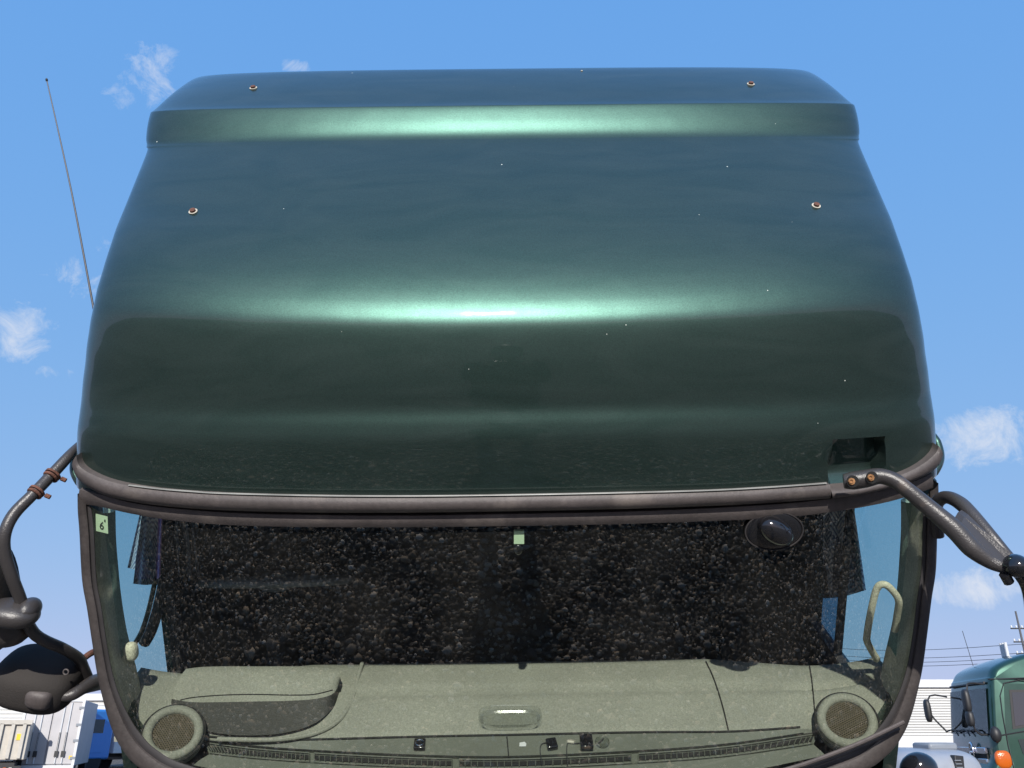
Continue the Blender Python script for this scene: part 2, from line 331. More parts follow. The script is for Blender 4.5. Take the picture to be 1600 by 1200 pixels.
# loose stones of the yard, near the truck where the windshield mirrors them
def gravel():
    base = bmesh.new(); bmesh.ops.create_icosphere(base, subdivisions=1, radius=1); bv = np.array([v.co[:] for v in base.verts]); bf = np.array([[v.index for v in f.verts] for f in base.faces]); base.free()
    n = 60000; pos = np.empty((n, 3)); pos[:, 0] = rng.uniform(-3.2, 3.2, n); pos[:, 1] = rng.uniform(-0.9, 3.0, n)
    s = rng.lognormal(math.log(.0102), .38, n).clip(.005, .030); pos[:, 2] = s*rng.uniform(.0, .75, n)+rng.uniform(0, .012, n)
    V = np.empty((n, len(bv), 3)); jit = 1+rng.uniform(-.28, .28, (n, len(bv), 1))
    sc = s[:, None]*np.stack([rng.uniform(.8, 1.35, n), rng.uniform(.7, 1.1, n), rng.uniform(.5, .9, n)], 1)
    q = bv[None]*jit*sc[:, None]
    a = rng.uniform(0, 6.28, n); ca, sa = np.cos(a)[:, None], np.sin(a)[:, None]
    x, y = q[..., 0]*ca-q[..., 1]*sa, q[..., 0]*sa+q[..., 1]*ca
    b = rng.uniform(-.7, .7, n); cb, sb = np.cos(b)[:, None], np.sin(b)[:, None]
    y2, z2 = y*cb-q[..., 2]*sb, y*sb+q[..., 2]*cb
    V[..., 0] = x; V[..., 1] = y2; V[..., 2] = z2; V += pos[:, None]
    nf = len(bf); Fi = (bf[None]+(np.arange(n)*len(bv))[:, None, None]).reshape(-1)
    me = bpy.data.meshes.new('gravel'); me.vertices.add(n*len(bv)); me.vertices.foreach_set('co', V.reshape(-1).astype(np.float32))
    me.loops.add(len(Fi)); me.loops.foreach_set('vertex_index', Fi.astype(np.int32)); me.polygons.add(n*nf)
    me.polygons.foreach_set('loop_start', np.arange(0, len(Fi), 3, dtype=np.int32)); me.update(calc_edges=True); me.validate()
    at = me.attributes.new('tone', 'FLOAT', 'POINT'); tone = np.repeat(rng.beta(.9, 2.3, n), len(bv)); at.data.foreach_set('value', tone.astype(np.float32))
    at = me.attributes.new('warm', 'FLOAT', 'POINT'); at.data.foreach_set('value', np.repeat(rng.random(n), len(bv)).astype(np.float32))
    m = bpy.data.materials.new('loose_stone'); m.use_nodes = True; t = m.node_tree; nn = t.nodes; l = t.links; p = nn['Principled BSDF']; p.inputs['Roughness'].default_value = .85
    A = nn.new('ShaderNodeAttribute'); A.attribute_name = 'tone'; B = nn.new('ShaderNodeAttribute'); B.attribute_name = 'warm'
    r1 = nn.new('ShaderNodeValToRGB'); e = r1.color_ramp.elements; e[0].color = (.03, .03, .032, 1); e[1].color = (.98, .88, .74, 1)
    r2 = nn.new('ShaderNodeValToRGB'); e = r2.color_ramp.elements; e[0].color = (.035, .03, .026, 1); e[1].color = (.98, .70, .44, 1)
    l.new(A.outputs['Fac'], r1.inputs[0]); l.new(A.outputs['Fac'], r2.inputs[0])
    mx = nn.new('ShaderNodeMix'); mx.data_type = 'RGBA'; l.new(B.outputs['Fac'], mx.inputs[0]); l.new(r1.outputs[0], mx.inputs[6]); l.new(r2.outputs[0], mx.inputs[7]); l.new(mx.outputs[2], p.inputs['Base Color'])
    tag(link('gravel', me, m), 'loose grey and brown gravel mirrored in the windshield', 'gravel', kind='stuff')
gravel()

# ------------------------------------------------------------------ the tilted cab: its own frame (x across, y to the back of the cab, z up in the cab)
TH = R(36)
ct, stt = math.cos(TH), math.sin(TH)
fwd = pix_dir(800, 600).normalized(); upv = Vector((0, -math.sin(PITCH), math.cos(PITCH)))
ROOT_M = (Matrix.Translation(CAM) @ Matrix.Rotation(R(-0.72), 4, fwd) @ Matrix.Rotation(math.atan(8/F), 4, upv) @ Matrix.Translation(-CAM)
          @ Matrix.Translation((0, 2.05, 1.6+.556)) @ Matrix.Rotation(TH, 4, 'X'))
INV = ROOT_M.inverted(); INV3 = INV.to_3x3(); CO = INV @ CAM
truck = bpy.data.objects.new('cab_over_truck', None); COL.objects.link(truck); truck.matrix_world = ROOT_M
tag(truck, 'dark green truck cab tilted forward towards the viewer, filling the picture', 'truck')
def lray(x, y): return (INV3 @ pix_dir(x, y))
def atY(x, y, yl): d = lray(x, y); return CO+d*((yl-CO.y)/d.y)
SL = math.tan(R(12))              # the dash rises to the back
def atZ(x, y, zl): d = lray(x, y); return CO+d*((zl-CO.z+SL*CO.y)/(d.z-SL*d.y))     # on the dash plane whose height at y=0 is zl
def atX(x, y, xl): d = lray(x, y); return CO+d*((xl-CO.x)/d.x)
def pxr(p, r): return r*((p-CO).dot(INV3 @ fwd))/F        # pixel radius -> metres at a point
def w2l(Y, Z):                                             # centre profile: world (distance, height above camera) -> cab frame
    dY, dZ = Y-2.05, Z-.556
    return dY*ct+dZ*stt, -dY*stt+dZ*ct

def plan(w, b, n, k, K=60, back=1.3, kb=8):
    """k-th point of the plan curve: (x, setback)"""
    tot = K+2*kb
    j = k-kb
    if j < 0: return -w, b+(-j/kb)**1.5*back
    if j > K: return w, b+((j-K)/kb)**1.5*back
    a = -math.pi/2+math.pi*j/K
    s, c = math.sin(a), math.cos(a)
    x = math.copysign(abs(s)**(2/n), s)*w; q = abs(c)**(2/n) if c > 1e-9 else 0
    return x, b*(1-q)

# rows of the roof deflector from its bottom edge upward: (Y, Z, half width, bow, exponent, crown)
prof = [(2.062, .548, 1.166, .20, 3.0, 0), (2.050, .556, 1.170, .20, 3.0, 0), (2.005, .612, 1.158, .20, 3.0, 0), (1.962, .672, 1.147, .20, 3.0, 0), (1.945, .710, 1.141, .20, 3.0, 0), (1.933, .750, 1.136, .20, 3.1, 0)]
def sil(y):      # half width of the outline against the sky at this height of the picture
    T = [(776, 672), (700, 667), (640, 661), (618, 659), (598, 652), (550, 647), (500, 639), (447, 628), (400, 615), (350, 599), (300, 578), (260, 562), (225, 548)]
    for (a, ua), (b, ub) in zip(T, T[1:]):
        if y >= b: return ua+(ub-ua)*(a-y)/(a-b)
    return T[-1][1]
_Y, _Z = 1.933, .750
for (ypx, tilt) in ((612, 28), (590, 27), (568, 25.5), (548, 23.5), (530, 22), (517, 19.5), (507, 15.5), (499, 9.5), (491, 4), (481, .5), (468, -3), (450, -6.5), (428, -9.5), (400, -12.5), (365, -15), (320, -17), (270, -19), (228, -20.5)):
    d_ = pix_dir(800, ypx); q_ = d_.z/d_.y; sy_, cz_ = -math.sin(R(tilt)), math.cos(R(tilt))
    s_ = (q_*_Y-_Z)/(cz_-q_*sy_); _Y += sy_*s_; _Z += cz_*s_
    z_ = _Y*math.cos(PITCH)+_Z*math.sin(PITCH); f_ = (640-ypx)/412; cw_ = math.sin(math.pi*min(1, f_*1.25)) if f_ < .8 else 0
    prof.append((_Y, _Z, sil(ypx-34*cw_)/F*(z_+.205)*.988, .205-.002*f_, 3.05+.85*max(0, (f_-.45)/.55)**1.5, .045*cw_))
dY_ = _Y-2.022; dZ_ = _Z-1.625
prof += [(a+dY_, b+dZ_*k, c, d, e, f) for a, b, c, d, e, f, k in (
 (2.031, 1.650, 1.141, .203, 3.9, 0, 1), (2.036, 1.668, 1.145, .203, 3.9, 0, .9), (2.038, 1.694, 1.150, .20, 4.0, 0, .8), (2.035, 1.745, 1.152, .20, 4.0, 0, .4), (2.034, 1.795, 1.150, .20, 4.0, 0, .2),
 (2.038, 1.808, 1.148, .20, 4.0, 0, .1), (2.052, 1.836, 1.144, .20, 3.9, 0, 0),
 (2.110, 1.958, 1.126, .21, 3.8, 0, 0), (2.175, 2.078, 1.105, .23, 3.6, 0, 0), (2.208, 2.112, 1.09, .26, 3.3, 0, 0),
 (2.245, 2.124, 1.075, .26, 3.0, 0, 0), (2.5, 2.20, 1.05, .26, 3.0, 0, 0), (2.9, 2.34, 1.0, .26, 3.0, 0, 0))]
K, KB = 150, 12
def deflector():
    rows = []; n = len(prof)
    RES = 5
    lp = [(*w2l(p[0], p[1]), *p[2:]) for p in prof]
    for i in range((n-1)*RES+1):
        yl, zl, ww, b, ex, crn = cr(lp, i/RES)
        row = []
        for k in range(K+2*KB+1):
            x, sb = plan(ww, b, ex, k, K, 1.5, KB)
            row.append(Vector((x, yl+sb, zl-crn*(min(1, abs(x)/ww))**2*0+crn*0.0-(-crn)*min(1, abs(x)/ww)**2)))
        rows.append(row)
    # pocket above the mirror arm foot, on the right
    c = atY(1342, 722, .03); hx, hz = .066, .062
    for r_ in rows:
        for v in r_:
            if v.y < .4:
                dx = abs(v.x-c.x)/hx; dz = (v.z-c.z)
                kx = max(0, min(1, (1.12-dx)/.16)); kz = max(0, min(1, (hz-dz)/.012))*max(0, min(1, (dz+.115)/.03))
                f = (kx*kx*(3-2*kx))*(kz*kz*(3-2*kz)); depth = .03*max(.0, min(1, (dz+.07)/.03))+.018
                v.y += f*depth
    vs, fs = grid_mesh(rows); o = mesh('roof_deflector', vs, fs, M['green'], truck, angle=50, fixn=False)
    return o, lp
defl, LP = deflector()
def defl_bvh():
    from mathutils.bvhtree import BVHTree
    me = defl.data; return BVHTree.FromPolygons([v.co for v in me.vertices], [p.vertices[:] for p in me.polygons])
BV = defl_bvh()
def on_defl(x, y):
    loc, nr, i, d = BV.ray_cast(CO, lray(x, y).normalized())
    if loc is None: return atY(x, y, .3), Vector((0, -1, 0))
    if nr.dot(lray(x, y)) > 0: nr = -nr
    return loc, nr
for (bx, by) in ((302, 331), (1275, 322), (396, 138), (1173, 132)):
    p, nr = on_defl(bx, by)
    wv = disc(p-nr*.001, nr, .0125, .0035, 20); b = mesh('bolt', *merge(disc(p+nr*.002, nr, .0085, .006, 8)), M['rust'], defl)
    mesh('washer', *wv, M['primer'], defl)
p, nr = on_defl(909, 111)
mesh('rivet', *ellipsoid(p, (.004, .004, .003), 10, 6), M['primer'], defl)

# ---- trims under the deflector and windshield
def ws_y(x, z, off=0.0):
    ww = 1.215; s = min(1, abs(x)/ww); return z*math.tan(R(7))+.22*(1-(1-s**3.0)**(1/3.0))+off
def on_ws(x, y, off=0.0):
    d = lray(x, y); lo, hi = .6, 4.5
    def g(t): p = CO+d*t; return p.y-ws_y(p.x, p.z, off)
    t0 = 0.5
    prev = g(t0); t = t0
    while t < 5:
        t += .02
        if g(t) > 0: break
    a, b_ = t-.02, t
    for _ in range(40):
        m_ = (a+b_)/2
        if g(m_) > 0: b_ = m_
        else: a = m_
    return CO+d*a
def smooth_px(pts, n):
    """resample a pixel polyline smoothly"""
    out_ = []
    for i in range(n+1): out_.append(tuple(cr(pts, (len(pts)-1)*i/n)))
    return out_
def strip(upper, lower, off_u, off_l, thick, n=90, bulge=.012, surf=on_ws, round_=6, back=None):
    """moulding between two pixel lines on the windshield surface, rounded towards the viewer"""
    U = smooth_px(upper, n); D = smooth_px(lower, n); rows = []
    for (a, b) in zip(U, D):
        pu, pd = surf(a[0], a[1], off_u), surf(b[0], b[1], off_l); r_ = [pu+Vector((0, thick, 0))]
        for k in range(round_+1):
            t = k/round_; q = pu.lerp(pd, t); q = q+Vector((0, -bulge*math.sin(math.pi*min(1, max(0, t)))**.6, 0)); r_.append(q)
        r_.append(pd+Vector((0, thick if back is None else back, 0))); rows.append(r_)
    return grid_mesh(rows)
up1 = [(119, 712), (125, 729), (150, 744), (187, 756), (250, 766), (350, 773), (500, 777), (650, 778), (790, 776), (950, 773), (1100, 769), (1200, 764), (1296, 757)]
lo1 = [(114, 730), (124, 750), (150, 768), (187, 780), (250, 790), (350, 797.5), (500, 801), (650, 801), (790, 799), (950, 796), (1100, 791), (1200, 786), (1296, 779)]
mesh('brow_trim', *strip(up1, lo1, -.022, -.012, .05), M['trim'], truck)
up1b = [(1298, 766), (1340, 762), (1385, 750), (1420, 737), (1445, 723), (1462, 708), (1467, 697)]
lo1b = [(1298, 779), (1340, 773.5), (1385, 764), (1420, 754), (1448, 742), (1466, 728), (1472, 714)]
mesh('brow_trim', *strip(up1b, lo1b, -.022, -.012, .05, 50), M['trim'], truck)
# pale bright lip on the deflector's lower edge
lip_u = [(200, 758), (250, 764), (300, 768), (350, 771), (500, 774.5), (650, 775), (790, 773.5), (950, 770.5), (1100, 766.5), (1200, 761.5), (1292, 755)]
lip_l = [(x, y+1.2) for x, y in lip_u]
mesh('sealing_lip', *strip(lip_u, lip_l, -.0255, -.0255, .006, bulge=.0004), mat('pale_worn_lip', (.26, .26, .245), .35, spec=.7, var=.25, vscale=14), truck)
up2 = [(124, 765), (140, 769), (162, 774), (212, 787), (287, 796), (400, 803), (600, 806), (790, 803.5), (1000, 799), (1200, 789), (1300, 779), (1380, 765), (1430, 751), (1456, 740)]
lo2 = [(124, 788), (140, 789), (162, 793), (212, 804), (287, 815), (400, 822), (600, 824), (790, 822), (1000, 818), (1200, 810), (1300, 800), (1380, 786), (1430, 772), (1458, 762)]
mesh('windshield_header', *strip(up2, lo2, -.002, .008, .05, bulge=.004, round_=3), M['trim'], truck)
# shadow gap between both mouldings
gp = strip([(x, y-9) for x, y in up2], [(x, y+3) for x, y in up2], .035, .03, .05, bulge=0)
mesh('gap_seal', *gp, M['rubber'], truck)

def mir(pts, c0=791.5):      # mirror a left pixel line to the right through the cab's slightly rolled centre line
    o = []
    for x, y in pts:
        cx = c0+(y-600)*.0126
        dx = cx-x; o.append((cx+dx, y-dx*2*.0126))
    return o
# side gaskets
goL = [(121, 772), (121.5, 800), (124, 832), (128, 905), (136, 952), (144, 1005), (152, 1055), (160, 1090), (172, 1132), (187, 1165), (212, 1195), (260, 1222), (400, 1250), (790, 1262)]
giL = [(134, 784), (135, 800), (138, 832), (142, 905), (150, 952), (158, 1005), (167, 1055), (177, 1090), (191, 1126), (207, 1154), (232, 1181), (280, 1206), (410, 1232), (790, 1244)]
for A_, B_ in ((goL, giL), (mir(goL), mir(giL))):
    mesh('window_gasket', *strip(A_, B_, .0, .006, .05, 90, bulge=.006, round_=6, back=.010), mat('weathered_gasket', (0.055, 0.047, 0.045), .6, spec=.35, bump=.2, bscale=150, var=.25, vscale=10, var2=.15, v2scale=90), truck)
    C_ = [(b[0]+(b[0]-a[0])*.6, b[1]+(b[1]-a[1])*.6) for a, b in zip(A_, B_)]
    mesh('inner_seal', *strip(B_, C_, .014, .018, .006, 90, bulge=.003, round_=4, back=.003), M['rubber'], truck)
# the glass
def pane():
    rows = []
    gm = [((a[0]+b[0])/2, (a[1]+b[1])/2) for a, b in zip(goL, giL)][:13]; gm[0] = (128, 768); LA = smooth_px(gm, 40); RA = smooth_px(mir(gm), 40)
    for i in range(41):
        a_, c_ = on_ws(*LA[i], .022), on_ws(*RA[i], .022); r_ = []
        for j in range(81):
            q = a_.lerp(c_, j/80); r_.append(Vector((q.x, ws_y(q.x, q.z, .022), q.z)))
        rows.append(r_)
    o = mesh('windshield', *grid_mesh(rows), M['ws'], truck)
    return o
ws = pane()

# cab shell around the windshield: corner posts, sides, lower front panel, rear wall, roof
def shell(side):
    parts = []
    for sgn, gl in ((side, goL if side < 0 else mir(goL)),):
        rows = []
        for (x, y) in smooth_px(gl[:11], 60):
            p = on_ws(x, y, .006); r_ = [p+Vector((0, .02, 0))]
            X1 = abs(p.x)+.012
            for k in range(9):
                a = math.pi/2*k/8
                r_.append(Vector((sgn*(abs(p.x)+(X1-abs(p.x))*math.sin(a)), p.y+.012+.07*(1-math.cos(a)), p.z)))
            r_ += [Vector((sgn*X1, p.y+.16, p.z))]
            rows.append(r_)
        parts.append(grid_mesh(rows))
    return merge(*parts)
for sgn in (-1, 1): mesh('corner_post', *shell(sgn), M['green'], truck)
def lower_front():
    rows = []
    for i in range(24):
        z = -.86-1.0*i/23; r_ = []
        for j in range(-50, 51):
            x = 1.13*j/50; s = min(1, abs(x)/1.13)
            top = .0
            r_.append(Vector((x, ws_y(x, -.86, .0)+.02*(1-math.exp(-i/3))-.02-.1*(i/23)*0, z)))
        rows.append(r_)
    return grid_mesh(rows)
mesh('front_panel', *lower_front(), M['green'], truck)
b = bmesh.new()
def quad(bm_, pts): bm_.faces.new([bm_.verts.new(p) for p in pts])
# side walls with a window opening each
def sidewall(sgn):
    YB = .50 if sgn < 0 else .78
    X = 1.14*sgn; pts = []
    y0, y1, y2, y3 = .15, .165, YB, 1.9; z0, z1, z2, z3 = -1.85, -.80, -.02, .12
    wall = bmesh.new()
    def q(ya, yb, za, zb, t=.04):
        box(wall, (X-sgn*t/2, (ya+yb)/2, (za+zb)/2), (t, yb-ya, zb-za))
    q(y0, y3, z0, z1); q(y0, y3, z2, z3); q(y2, y3, z1, z2)
    bmobj('side_wall', wall, M['green'], truck, smooth=False)
    f = bmesh.new(); box(f, (X-sgn*.055, (.24+y2)/2, z2-.012), (.03, y2-.24, .02)); box(f, (X-sgn*.055, (.24+y2)/2, z1+.02), (.03, y2-.24, .05))
    box(f, (X-sgn*.055, y2-.02, (z1+z2)/2), (.03, .05, z2-z1-.07)); bmobj('side_window_frame', f, M['rubber'], truck, smooth=False)
    g = bmesh.new(); quad(g, [(X-sgn*.03, .16, z1), (X-sgn*.03, y2, z1), (X-sgn*.03, y2, z2), (X-sgn*.03, .16, z2)])
    bmobj('side_window', g, M['sideglass'], truck, smooth=False)
    if sgn > 0:
        g = bmesh.new(); quad(g, [(X-sgn*.036, .50, z1), (X-sgn*.036, y2, z1), (X-sgn*.036, y2, z2), (X-sgn*.036, .50, z2)])
        bmobj('quarter_window', g, M['tinted'], truck, smooth=False); g = bmesh.new(); box(g, (X-sgn*.05, .50, (z1+z2)/2), (.02, .022, z2-z1)); bmobj('window_divider', g, M['rubber'], truck, smooth=False)
for sgn in (-1, 1): sidewall(sgn)
b = bmesh.new(); box(b, (0, 1.92, -.86), (2.30, .04, 2.1)); box(b, (0, 1.0, -1.84), (2.26, 1.8, .03)); box(b, (0, 1.05, .20), (2.26, 1.75, .05)); box(b, (0, .12, .10), (2.1, .05, .10))
bmobj('cabin_lining', b, M['cabin'], truck, smooth=False)
# lower side skirts and chassis so the cab does not float
b = bmesh.new(); box(b, (0, 1.0, -1.92), (.9, 1.9, .12)); bmobj('cab_floor_frame', b, M['black'], truck, smooth=False)

# ---- interior A pillars
piL = [(181, 797), (182, 840), (185, 880), (190, 930), (198, 980), (205, 1010), (214, 1045), (222, 1085), (224, 1120), (226, 1150)]
peL = [(131, 784), (134, 840), (139, 880), (144, 930), (152, 980), (158, 1010), (166, 1045), (178, 1085), (190, 1120), (210, 1155)]
def pillar(e, i_):
    E, I = smooth_px(e, 60), smooth_px(i_, 60); rows = []
    for a, b_ in zip(E, I):
        p = on_ws(a[0], a[1], .045); q = on_ws(b_[0], b_[1], .21)
        m1 = p.lerp(q, .35)+Vector((0, -.02, 0)); m2 = p.lerp(q, .8)+Vector((0, -.035, 0))
        q2 = q+Vector((math.copysign(.06, q.x), .05, 0))
        pts_ = [p, m1, m2, q, q2]; rows.append([Vector(cr([tuple(v) for v in pts_], 4*k/14)) for k in range(15)])
    return grid_mesh(rows)
mesh('pillar_cover', *pillar(peL, piL), M['pillar'], truck)
mesh('pillar_cover', *pillar(mir(peL), mir(piL)), M['pillar'], truck)

# ---- dashboard
ZD = -.749
_sp = [atZ(x, y, ZD) for x, y in [(200, 1152), (318, 1150), (400, 1156), (500, 1155), (650, 1151), (800, 1148), (1000, 1144), (1140, 1143), (1250, 1136), (1390, 1126)]]
def seam_y(x):
    if x <= _sp[0].x: return _sp[0].y
    for a_, b_ in zip(_sp, _sp[1:]):
        if x <= b_.x: return a_.y+(b_.y-a_.y)*(x-a_.x)/(b_.x-a_.x)
    return _sp[-1].y
def dash():
    rows = []
    for j in range(-60, 61):
        x = 1.12*j/60
        yf = seam_y(x); yr = .356-.06*max(0, (abs(x)-.62)/.5)
        side = max(0, (abs(x)-.86)/.26)
        lift = .05*side*side
        r_ = [(x, yf, ZD-.014), (x, yf+.004, ZD-.003), (x, yf+.02, ZD)]
        for k in range(13):
            t = k/12; y = yf+.04+(yr-.03-yf-.04)*t
            shadow_dip = -.010*math.exp(-((t-.50)/.045)**2)*(1 if x > -.45 else 0)  # shallow dip shaped to stand in for a thin cast shadow
            r_.append((x, y, ZD+.012*math.sin(math.pi*t)+shadow_dip+lift))
        r_ += [(x, yr-.008, ZD-.004+lift), (x, yr, ZD-.018+lift), (x, yr+.004, ZD-.25)]
        rows.append([Vector((p[0], p[1], p[2]+SL*p[1])) for p in r_])
    return grid_mesh(rows)
dashb = mesh('dashboard', *dash(), M['dash'], truck, angle=60)
# front ledge with demister slots
def ledge():
    rows = []
    for j in range(-60, 61):
        x = 1.10*j/60; y0 = ws_y(x, -.80, .03); y1 = ws_y(x, -.80, .082)
        rows.append([Vector(p) for p in ((x, y0-.05, ZD-.075), (x, y0-.02, ZD-.052), (x, y0, ZD-.030), (x, y1-.03, ZD-.022), (x, y1-.006, ZD-.016), (x, y1, ZD-.03))])
    return grid_mesh(rows)
from mathutils.bvhtree import BVHTree
def bvh_of(*obs):
    V, Fc = merge(*[([v.co.copy() for v in o.data.vertices], [p.vertices[:] for p in o.data.polygons]) for o in obs]); return BVHTree.FromPolygons(V, Fc)
def seam(px_pts, r_px, over, name='seam', m='slot', lift=.0004, parent=dashb):
    T = bvh_of(*over); pts = []
    for x, y in smooth_px(px_pts, 30):
        d = lray(x, y).normalized(); h = T.ray_cast(CO, d)[0]
        if h is not None: pts.append(h-d*lift)
    return mesh(name, *tube(pts, [pxr(p, r_px) for p in pts], 6, sm=1), M[m], parent)

# the ledge: traced between the seam line and the glass
seamL = [(318, 1150), (400, 1156), (500, 1155), (650, 1151), (800, 1148), (1000, 1144), (1140, 1143), (1250, 1136)]
ZL = ZD-.012
def px_surface(lines, zs, n=80):
    LL = [smooth_px(l_, n) for l_ in lines]; rows = []
    for i in range(n+1): rows.append([atZ(L_[i][0], L_[i][1], z) for L_, z in zip(LL, zs)])
    return grid_mesh(rows)
vent_u = [(318, 1160), (400, 1170), (500, 1177), (650, 1184), (800, 1186), (1000, 1177), (1140, 1166), (1278, 1146)]
vent_l = [(326, 1176), (400, 1184), (500, 1191), (650, 1198), (800, 1200), (1000, 1191), (1140, 1180), (1272, 1161)]
low = [(300, 1195), (400, 1215), (500, 1225), (650, 1232), (800, 1234), (1000, 1226), (1140, 1210), (1290, 1180)]
ledge_o = mesh('dash_ledge', *px_surface([[(x, y+1) for x, y in seamL], [(x, y-3) for x, y in vent_u], vent_u, vent_l, [(x, y+3) for x, y in vent_l], low], [ZL+.006, ZL-.004, ZL-.014, ZL-.016, ZL-.010, ZL-.02]), M['dash_dark'], dashb, angle=20)
seam([(x, y) for x, y in seamL], 1.6, [dashb, ledge_o])
seam([(x, y-4) for x, y in vent_u], 1.0, [ledge_o])
seam([(1103, 1034), (1115, 1060), (1128, 1100), (1138, 1141)], 1.3, [dashb])
seam([(1262, 1025), (1268, 1060), (1272, 1100), (1274, 1132)], 1.2, [dashb])
seam([(792, 1151), (795, 1184)], 1.0, [ledge_o])
def vents():
    V = []; Fc = []; n = 64
    U, D = smooth_px(vent_u, n), smooth_px(vent_l, n)
    slots, bars = [], []
    for seg0, seg1 in ((0, 19), (19.6, 31), (31.6, 45), (45.6, 64)):
        a = int(seg0*2); 
    def lerp(Lp, t): i = min(int(t), n-1); f = t-i; return (Lp[i][0]*(1-f)+Lp[i+1][0]*f, Lp[i][1]*(1-f)+Lp[i+1][1]*f)
    parts, bp = [], []
    for (s0, s1) in ((.5, 17), (17.6, 31), (31.7, 45), (45.6, 63.5)):
        m_ = int((s1-s0)*1.7); rows = []
        for i in range(m_+1):
            t = s0+(s1-s0)*i/m_; u, d = lerp(U, t), lerp(D, t)
            a_, b_ = (u[0], u[1]+3.5), (d[0], d[1]-3.5)
            rows.append([atZ(a_[0], a_[1], ZL-.011), atZ(b_[0], b_[1], ZL-.011)])
            if 0 < i < m_:
                p, q = atZ(a_[0], a_[1]-1, ZL-.007), atZ(b_[0], b_[1]+1, ZL-.007); bp.append(tube([p, q], .0011, 5, sm=1))
        parts.append(grid_mesh(rows))
        ring = [atZ(*lerp(U, s0+(s1-s0)*i/20), ZL-.006) for i in range(21)]+[atZ(*lerp(D, s1-(s1-s0)*i/20), ZL-.006) for i in range(21)]
        ring.append(ring[0]); bp.append(tube(ring, .0016, 6, sm=1))
    o = mesh('demister_slot', *merge(*parts), M['slot'], dashb, smooth=False)
    mesh('demister_grille', *merge(*bp), M['dash_dark'], dashb)
vents()
# instrument hood in front of the steering wheel
def hood():
    # control rows from the dash's front up and over to the rear edge, pixel lines at chosen heights
    base = [(268, 1118), (300, 1132), (350, 1144), (400, 1146), (450, 1142), (492, 1128), (520, 1104), (527, 1080)]
    mid1 = [(270, 1096), (300, 1108), (350, 1114), (400, 1114), (450, 1108), (492, 1097), (520, 1086), (528, 1070)]
    mid2 = [(276, 1076), (306, 1084), (350, 1086), (400, 1086), (450, 1084), (492, 1078), (518, 1070), (529, 1058)]
    top = [(284, 1054), (312, 1048), (350, 1046), (400, 1046), (450, 1046), (492, 1047), (518, 1048), (528, 1048)]
    back = [(290, 1048), (316, 1041), (350, 1038), (400, 1038), (450, 1038), (490, 1040), (515, 1043), (526, 1046)]
    return px_surface([base, mid1, mid2, top, back, [(x, y+14) for x, y in back]], [ZD-.03, ZD+.01, ZD+.045, ZD+.065, ZD+.062, ZD-.02], 50)
HB = [(266, 1120), (298, 1136), (350, 1147), (400, 1149), (450, 1144), (492, 1130), (519, 1107), (529, 1084)]
H1 = [(268, 1092), (300, 1097), (350, 1097), (400, 1096), (450, 1095), (492, 1092), (520, 1084), (530, 1068)]
H2 = [(274, 1074), (304, 1078), (350, 1079), (400, 1079), (450, 1078), (492, 1076), (519, 1069), (531, 1060)]
H3 = [(282, 1056), (310, 1054), (350, 1053), (400, 1053), (450, 1053), (492, 1053), (519, 1053), (530, 1052)]
H4 = [(290, 1046), (316, 1043), (350, 1042), (400, 1042), (450, 1042), (490, 1042), (515, 1044), (527, 1046)]
mesh('hood_front', *px_surface([[(x, y+1) for x, y in HB], HB, H1], [ZD+.002, ZD+.014, ZD+.040], 50), M['dash_shade'], dashb)  # shade on the hood's front is put into its dark colour
hd = mesh('instrument_hood', *px_surface([H1, H2, H3, H4, [(x, y-1) for x, y in H4], [(x, y+10) for x, y in H4]], [ZD+.040, ZD+.058, ZD+.070, ZD+.069, ZD+.06, ZD-.02], 50), M['dash'], dashb, angle=60)
side_px = [H4[-1], H3[-1], H2[-1], H1[-1], HB[-1]]
mesh('hood_side', *grid_mesh([[atZ(x, y, z) for (x, y), z in zip(side_px, (ZD+.069, ZD+.070, ZD+.058, ZD+.040, ZD+.014))], [atZ(x, y, z)-Vector((0, 0, .06)) for (x, y), z in zip(side_px, (ZD+.069, ZD+.070, ZD+.058, ZD+.040, ZD+.014))]]), M['dash_shade'], dashb)
seam([(275, 1096), (300, 1090), (350, 1086), (400, 1085), (450, 1086), (490, 1085), (520, 1078)], .9, [hd])
seam([(462, 1102), (450, 1122), (438, 1142)], .8, [hd, dashb])
# raised rim curving round the hood
rim = [(566, 1036), (560, 1056), (553, 1085), (545, 1105), (530, 1125), (505, 1141), (470, 1151), (420, 1156), (340, 1155)]
pts = [atZ(x, y, ZD+.006) for x, y in rim]; mesh('hood_rim', *tube(pts, [.0065]*len(pts), 10, flat=1), M['dash'], dashb)

